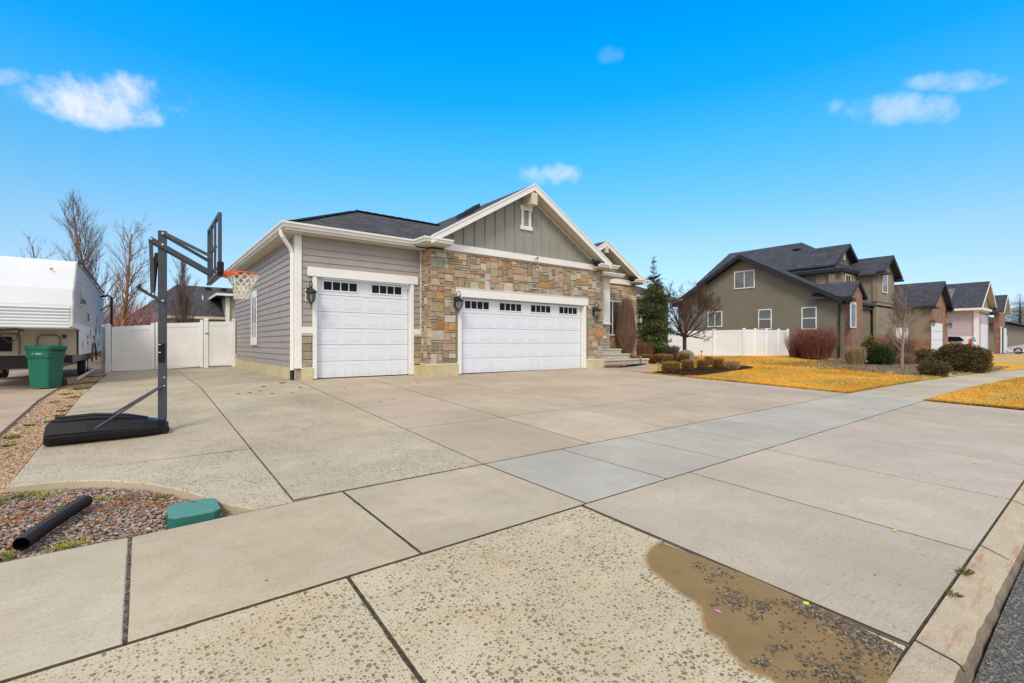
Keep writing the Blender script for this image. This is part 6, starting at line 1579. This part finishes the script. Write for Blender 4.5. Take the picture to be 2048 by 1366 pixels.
m = MB(); m.box(70.9, 72.3, 7.56, 7.63, -1.0, 1.6); m.build('garage_door', M['door'], lh)
th = th_
bh = thing('brown_house', 'low brown house at the far end of the street with grey hip roof', 'house', (90, 8, -.8))
m = MB(); m.box(82, 108, 9, 25, -1.2, 2.5); m.build('wall', M['stucco2'], bh)
m = MB(); m.mesh([(81, 8.3, 2.5), (109, 8.3, 2.5), (100, 14, 4.7), (86, 14, 4.7), (81, 26, 2.5), (109, 26, 2.5)], [(0, 1, 2, 3), (0, 3, 4), (3, 2, 5, 4), (1, 5, 2)]); m.build('roof', M['shing2'], bh)
m = MB(); m.box(83, 86, 8.9, 9.0, -1, 1.0); m.build('garage_door', M['cream'], bh)
evergreen('distant_evergreen', 'distant dark evergreen tree above the roofs at the far end of the street', P3(2040, 118, -1), 13.5, 5.2, 8, [(.05,.075,.035),(.07,.095,.045)], dens=.35, leader=.05)

# ================================================================== CARS
def car(name, label, cx, cy, ang, L, W, prof, glassz, body, tail=True, wheelr=.33):
    """prof: side outline (x from nose 0 to L, z)"""
    t = thing(name, label, 'car', (cx, cy, G(cx, cy)+.012)); z0 = G(cx, cy)+.012; c_, s_ = cos(ang), sin(ang)
    tf = lambda x, y, z: (cx+x*c_-y*s_, cy+x*s_+y*c_, z0+z)
    def width(x, z):
        w_ = W/2
        if z > glassz: w_ -= (z-glassz)*.30
        e = min(x, L-x); w_ -= .16*max(0, 1-e/.5)**2
        return w_
    m = MB(); n = len(prof); vs = []
    for sg in (-1, 1): vs += [tf(x, sg*width(x, z), z) for x, z in prof]
    inn = [tf(x, 0, z+.012) for x, z in prof]; vs += inn
    fs = [tuple(range(n))[::-1], tuple(range(n, 2*n))]
    for i in range(n): j = (i+1) % n; fs += [(i, j, 2*n+j, 2*n+i), (2*n+i, 2*n+j, n+j, n+i)]
    m.mesh(vs, fs); b = m.build('body', body, t)
    return t, tf, width, b
M['carw'] = plain('white_car_paint', (.74, .74, .76), .22, .02, 1, coat=.6); M['cars'] = plain('silver_car_paint', (.58, .59, .61), .4, .03, 1, metal=.0, coat=.3)
M['redl'] = plain('red_tail_lamp', (.45, .02, .02), .2, .1, 3)
M['dim'] = plain('headlamp_glass', (.5, .52, .55), .12, .1, 3)
def wheels(t, tf, W, xs, wr=.33):
    for x in xs:
        for sg in (-1, 1):
            m = MB(); vs = []; N = 18
            for r_, o in ((.0, .0), (wr*.62, .0), (wr*.95, .0), (wr, -.03), (wr, -.18), (0, -.2)):
                vs += [tf(x+r_*cos(2*pi*k/N), sg*(W/2+o-.05), wr+r_*sin(2*pi*k/N)) for k in range(N)]
            m.mesh(vs, [(i*N+k, i*N+(k+1) % N, (i+1)*N+(k+1) % N, (i+1)*N+k) for i in range(1, 5) for k in range(N)]); wl = m.build('wheel', M['rubber'], t)
            m = MB(); p = [tf(x+wr*.6*cos(2*pi*k/N), sg*(W/2-.043), wr+wr*.6*sin(2*pi*k/N)) for k in range(N)]; q = [tf(x+wr*.2*cos(2*pi*k/N), sg*(W/2-.025), wr+wr*.2*sin(2*pi*k/N)) for k in range(N)]
            m.mesh(p+q, [(k, (k+1) % N, N+(k+1) % N, N+k) for k in range(0, N, 1) if k % 3 != 2]+[tuple(range(N, 2*N))]); m.build('rim', M['chrome'], wl)
def panel(t, tf, width, pts, mat, nm, sg, parent=None, o=.008):
    m = MB(); vs = [tf(x, sg*(width(x, z)+o), z) for x, z in pts]+[tf(x, sg*(width(x, z)-.01), z) for x, z in pts]; n = len(pts)
    m.mesh(vs, [tuple(range(n)), tuple(range(n, 2*n))]+[(i, (i+1) % n, (i+1) % n+n, i+n) for i in range(n)]); return m.build(nm, mat, parent or t)
# boxy hatchback, nose towards the house (+b): local x runs nose->tail, so angle -90deg
profh = [(.05,.35),(.0,.55),(.05,.80),(.25,.95),(1.05,1.06),(1.75,1.52),(2.3,1.62),(3.4,1.60),(3.95,1.50),(4.08,1.05),(4.15,.75),(4.12,.38),(3.9,.25),(.3,.25)]
x_, _ = at(1962, 705); hc, tf, wd, hb_ = car('white_hatchback', 'white boxy hatchback parked by the lavender house with red tail lamps', 55.2, 11.7, -pi/2, 4.15, 1.8, profh, 1.0, M['carw'])
wheels(hc, tf, 1.8, (.85, 3.4))
for sg in (-1, 1):
    panel(hc, tf, wd, [(1.25, 1.10), (1.85, 1.48), (2.45, 1.53), (2.45, 1.08)], M['glassd'], 'window', sg); panel(hc, tf, wd, [(2.52, 1.08), (2.52, 1.53), (3.25, 1.50), (3.60, 1.15)], M['glassd'], 'window', sg)
    panel(hc, tf, wd, [(3.86, .80), (3.84, 1.30), (4.0, 1.36), (4.05, .82)], M['redl'], 'tail_lamp', sg)
m = MB(); m.mesh([tf(3.97, -.62, 1.48), tf(3.97, .62, 1.48), tf(4.09, .68, 1.08), tf(4.09, -.68, 1.08), tf(3.9, -.6, 1.44), tf(3.9, .6, 1.44), tf(4.0, .6, 1.08), tf(4.0, -.6, 1.08)], [(0,1,2,3),(4,5,6,7),(0,1,5,4),(1,2,6,5),(2,3,7,6),(3,0,4,7)]); m.build('rear_window', M['glassd'], hc)
profs = [(.05,.30),(.0,.50),(.06,.66),(.35,.80),(1.25,.95),(2.0,1.38),(2.6,1.45),(3.3,1.38),(4.0,1.05),(4.55,1.0),(4.65,.75),(4.62,.35),(4.4,.22),(.3,.2)]
sc3, tf, wd, b_ = car('silver_sedan', 'silver sedan parked nose-in at the far driveway, partly cut by the frame', 72.9, 7.6, -pi/2, 4.65, 1.8, profs, .95, M['cars'])
wheels(sc3, tf, 1.8, (.9, 3.7))
for sg in (-1, 1):
    panel(sc3, tf, wd, [(1.5, 1.0), (2.05, 1.32), (2.7, 1.37), (2.7, .99)], M['glassd'], 'window', sg); panel(sc3, tf, wd, [(2.78, .99), (2.78, 1.37), (3.2, 1.32), (3.7, 1.03)], M['glassd'], 'window', sg)
    panel(sc3, tf, wd, [(.12, .60), (.2, .72), (.55, .76), (.5, .64)], M['dim'], 'headlight', sg)

# ================================================================== RIGHT HAND BEDS
def gx(px, py): a, b = at(px, py); return (a, b, G(a, b))
c = P3(1632, 30, -.88); twigbush('red_twig_shrub', 'large dark red twiggy shrub against the taupe house wall', c, 760, 2.35, 1.2, 2.1, [(.25,.075,.055),(.17,.06,.05),(.27,.11,.08),(.12,.06,.05)], 31, th=.008, fork=6, base=.55, top=.45, spread=.8)
c = P3(1594, 31, -.88); twigbush('red_twig_shrub', 'smaller pale mauve-red twig shrub at the end of the far white fence', c, 260, .95, .8, 1.75, [(.26,.13,.12),(.20,.09,.08),(.34,.20,.20)], 32, th=.007, fork=5, base=.5, top=.3)
c = P3(1540, 34.5, -.86); twigbush('red_twig_shrub', 'thin red twigs poking above the far white fence', c, 130, 2.6, .5, 2.5, [(.30,.10,.07)], 33, th=.008, fork=4, base=.8, top=.3)
c = gx(1711, 730); twigbush('beige_shrub', 'beige dormant broom-like shrub at the edge of the golden lawn', c, 900, .56, .5, 1.02, [(.36,.25,.13),(.42,.31,.17),(.26,.17,.08)], 34, th=.006, fork=4, base=.62, top=.2)
def leafbush(name, label, c, rx, ry, rz_, n, cols, seed, size=.07, cat='shrub', core=(.03, .03, .015), lump=.25, zs=.9):
    r = random.Random(seed); m = MB(); x0, y0, z0 = c
    bm = bmesh.new(); bmesh.ops.create_icosphere(bm, subdivisions=3, radius=1); n0 = len(m.v)
    f_ = lambda v: 1+lump*mnoise.noise(v*1.7+Vector((seed, 0, 0)))+lump*.5*mnoise.noise(v*4+Vector((seed, 0, 0)))
    for v in bm.verts: k = f_(v.co)*.82; m.v.append((x0+v.co.x*rx*k, y0+v.co.y*ry*k, z0+rz_*.8+max(-.8, v.co.z)*rz_*k))
    for f in bm.faces: m.f.append(tuple(v.index for v in f.verts)); m.c.append(core)
    bm.free()
    for _ in range(n):
        v = Vector((r.gauss(0, 1), r.gauss(0, 1), r.gauss(0, 1))).normalized()
        if v.z < -.75: continue
        k = f_(v)*r.uniform(.80, 1.04); p = Vector((x0+v.x*rx*k, y0+v.y*ry*k, z0+rz_*.8+v.z*rz_*k)); c_ = tuple(q*r.uniform(.55, 1.35) for q in r.choice(cols))
        leaf(m, p, v+Vector((r.gauss(0, .6), r.gauss(0, .6), r.gauss(0, .5)+.3)), size*r.uniform(.6, 1.4), size*.45, c_, r, .1)
    return tag(m.build(name, M['leaf'], recalc=False), label, cat)
GR = [(.05,.085,.02),(.07,.11,.03),(.035,.06,.018),(.09,.13,.03)]; BR_ = [(.12,.07,.03),(.16,.095,.04),(.09,.05,.025),(.12,.10,.03)]
c = P3(1757, 26, G(30, 9)); leafbush('juniper_shrub', 'deep green leafy shrub behind the beige broom-like shrub', c, .75, .7, .60, 5200, GR, 41, .09)
c = P3(1741, 27, G(31, 10)+.4); leafbush('yellow_green_shrub', 'yellow-green upright shrub above the deep green one, before the brick porch', c, .42, .4, .62, 1500, [(.10,.12,.03),(.20,.18,.04),(.32,.22,.07)], 42, .09)
c = gx(1921, 743); leafbush('brown_shrub', 'largest rounded dark brown shrub beside the pavement', c, 1.28, 1.1, .72, 9500, BR_, 43, .085)
c = P3(1855, 27.5, G(31, 7)); leafbush('olive_shrub', 'olive-brown low shrub behind the bare young tree, left of the largest one', c, 1.0, .8, .48, 4500, [(.13,.10,.03),(.17,.13,.04),(.10,.07,.03)], 44, .08)
c = gx(1868, 752); leafbush('small_brown_shrub', 'small round olive-brown shrub between two rocks near the pavement', c, .55, .5, .36, 3200, BR_+[(.14,.13,.04)], 45, .06)
c = P3(1800, 27, G(31, 7)); twigbush('dry_shrub', 'dry reddish grasslike shrub behind the bare young tree trunk', c, 700, 1.0, .7, .75, [(.22,.13,.07),(.28,.18,.09),(.18,.09,.06)], 46, th=.006, fork=4, base=.8, top=.3)
c = P3(1790, 31.5, G(36, 9)); twigbush('thicket_shrub', 'tall dark thicket of bare red-brown stems before the brick garage wing', c, 900, 2.3, 1.0, 1.7, [(.14,.07,.06),(.18,.10,.08)], 47, th=.008, fork=4, base=.85, top=.4)
tree('young_tree', 'young bare tree with pale grey branches in the planted bed', M['bark'], 33, gx(1804, 738), 3.7, (.0, 0, 1), 4, .6, 16, (.27, .21, .19), (.30, .25, .22), .075, crown0=.22, up=.5, twigs=4)
x, y, z = gx(1842, 742); tag(rock('garden_rock', x, y, z+.02, .17, .13, .28, 7, (.45, .40, .34), M['stone']), 'pale upright rock left of the small round shrub', 'rock')
x, y, z = gx(1893, 752); tag(rock('garden_rock', x, y, z, .24, .2, .17, 9, (.36, .34, .28), M['stone']), 'low flat tan rock right of the small round shrub', 'rock')
x, y, z = gx(1780, 747); tag(rock('garden_rock', x, y, z, .28, .2, .10, 11, (.30, .24, .17), M['stone']), 'low brown rock at the lawn edge left of the young bare tree', 'rock')
m = MB(); r = random.Random(77)
for _ in range(9000):
    x, y = r.uniform(24.4, 38), r.uniform(3.8, 11.2)
    if y < be(x)+.1: continue
    c = r.choice([(.30,.20,.10),(.38,.28,.15),(.20,.12,.07),(.14,.09,.05),(.22,.20,.06),(.42,.34,.22)])
    leaf(m, (x, y, G(x, y)+.03), (r.uniform(-1, 1), r.uniform(-1, 1), r.uniform(.1, .8)), r.uniform(.05, .12), .03, c, r)
tag(m.build('leaf_litter', M['leaf'], recalc=False), 'dead leaves and dry ground cover in the planted bed', 'ground cover', kind='stuff')

# ================================================================== GRASS BLADES
m = MB(); r = random.Random(12)
LC = [(.72,.36,.035),(.76,.41,.055),(.66,.31,.03),(.74,.44,.08),(.60,.34,.04)]
LC2 = [(.72,.50,.16),(.66,.44,.12),(.58,.42,.10),(.45,.38,.08)]
beds = [[(14.75,10.62),(14.85,9.4),(15.6,9.25),(17.5,9.45),(19.3,9.75),(20.9,9.95),(22.2,10.4),(22.4,11.0),(20.9,11.3),(18.5,11.2),(17.3,11.3),(16.3,11.0)],
        [(26.3,4.62),(25.0,5.4),(24.9,6.4),(25.6,7.5),(26.3,8.4),(27.6,9.4),(29.5,10.6),(33,11.2),(36,11.0),(38,9),(38,5),(36.2,3.8),(33,3.85),(29.5,4.25)],
        [(17.9,12.8),(20.3,12.7),(21.3,13.4),(23,14.2),(25,15.2),(25,17.5),(21,17.5),(18.2,15.5)]]
def blades(n, xr, yf, edge=False):
    k = 0
    while k < n:
        x = r.uniform(*xr); lo, hi = yf(x); y = r.uniform(lo, hi); k += 1
        if any(inpoly(x, y, b) for b in beds): continue
        if 14 < x < 18 and y > 10.85: continue
        z = G(x, y)+.004; gz_ = mnoise.noise(Vector((x*.9, y*.9, 0)))
        c = r.choice(LC) if gz_ < .08 else r.choice(LC2); q_ = 1+.35*mnoise.noise(Vector((x*.35, y*.5, 4))); c = tuple(v*r.uniform(.85, 1.12)*q_ for v in c)
        if gz_ > .25 and r.random() < .55: c = (.33, .28, .045)
        h = r.uniform(.025, .06); a = r.uniform(0, 6.28); w_ = .007+.008*(x > 22); q = len(m.v)
        dx, dy = cos(a)*w_, sin(a)*w_; lx, ly = r.gauss(0, .03), r.gauss(0, .03)
        m.v += [(x-dx, y-dy, z), (x+dx, y+dy, z), (x+lx, y+ly, z+h)]; m.f.append((q, q+1, q+2)); m.c.append(c)
blades(62000, (14.4, 31.5), lambda x: (be(x)+.02, 15.4)) if 0 else None
def lawn_lo(x): return be(x)+.02
k = 0
for _ in range(90000):
    y = r.uniform(4.67, 15.4); x0_ = drx(min(y, 10.5))+.03; x = x0_+(31.4-x0_)*r.random()**1.25
    if y < lawn_lo(x): continue
    blades(1, (x, x+1e-4), lambda q, y=y: (y, y+1e-4))
for _ in range(26000):
    x = r.uniform(15.25, 42); blades(1, (x, x+1e-4), lambda q, x=x: (be(x)-3.93, be(x)-1.66))
for _ in range(9000):
    y = r.uniform(4.7, 9.2); x = drx(y)+r.uniform(0, .10); blades(1, (x, x+1e-4), lambda q, y=y: (y, y+1e-4))
for _ in range(7000):
    x = r.uniform(15.4, 25); y = be(x)+r.uniform(0, .06); blades(1, (x, x+1e-4), lambda q, y=y: (y, y+1e-4))
for _ in range(6000):
    x = 15.2+r.uniform(0, .08); y = r.uniform(.72, 3.0); blades(1, (x, x+1e-4), lambda q, y=y: (y, y+1e-4))
tag(m.build('lawn_grass', M['leaf'], recalc=False), 'short dormant golden lawn grass', 'grass', kind='stuff')
# lift the whole place so that the garage floor lies near height zero
for o in list(S.objects):
    if o.parent is None: o.location.z += .97
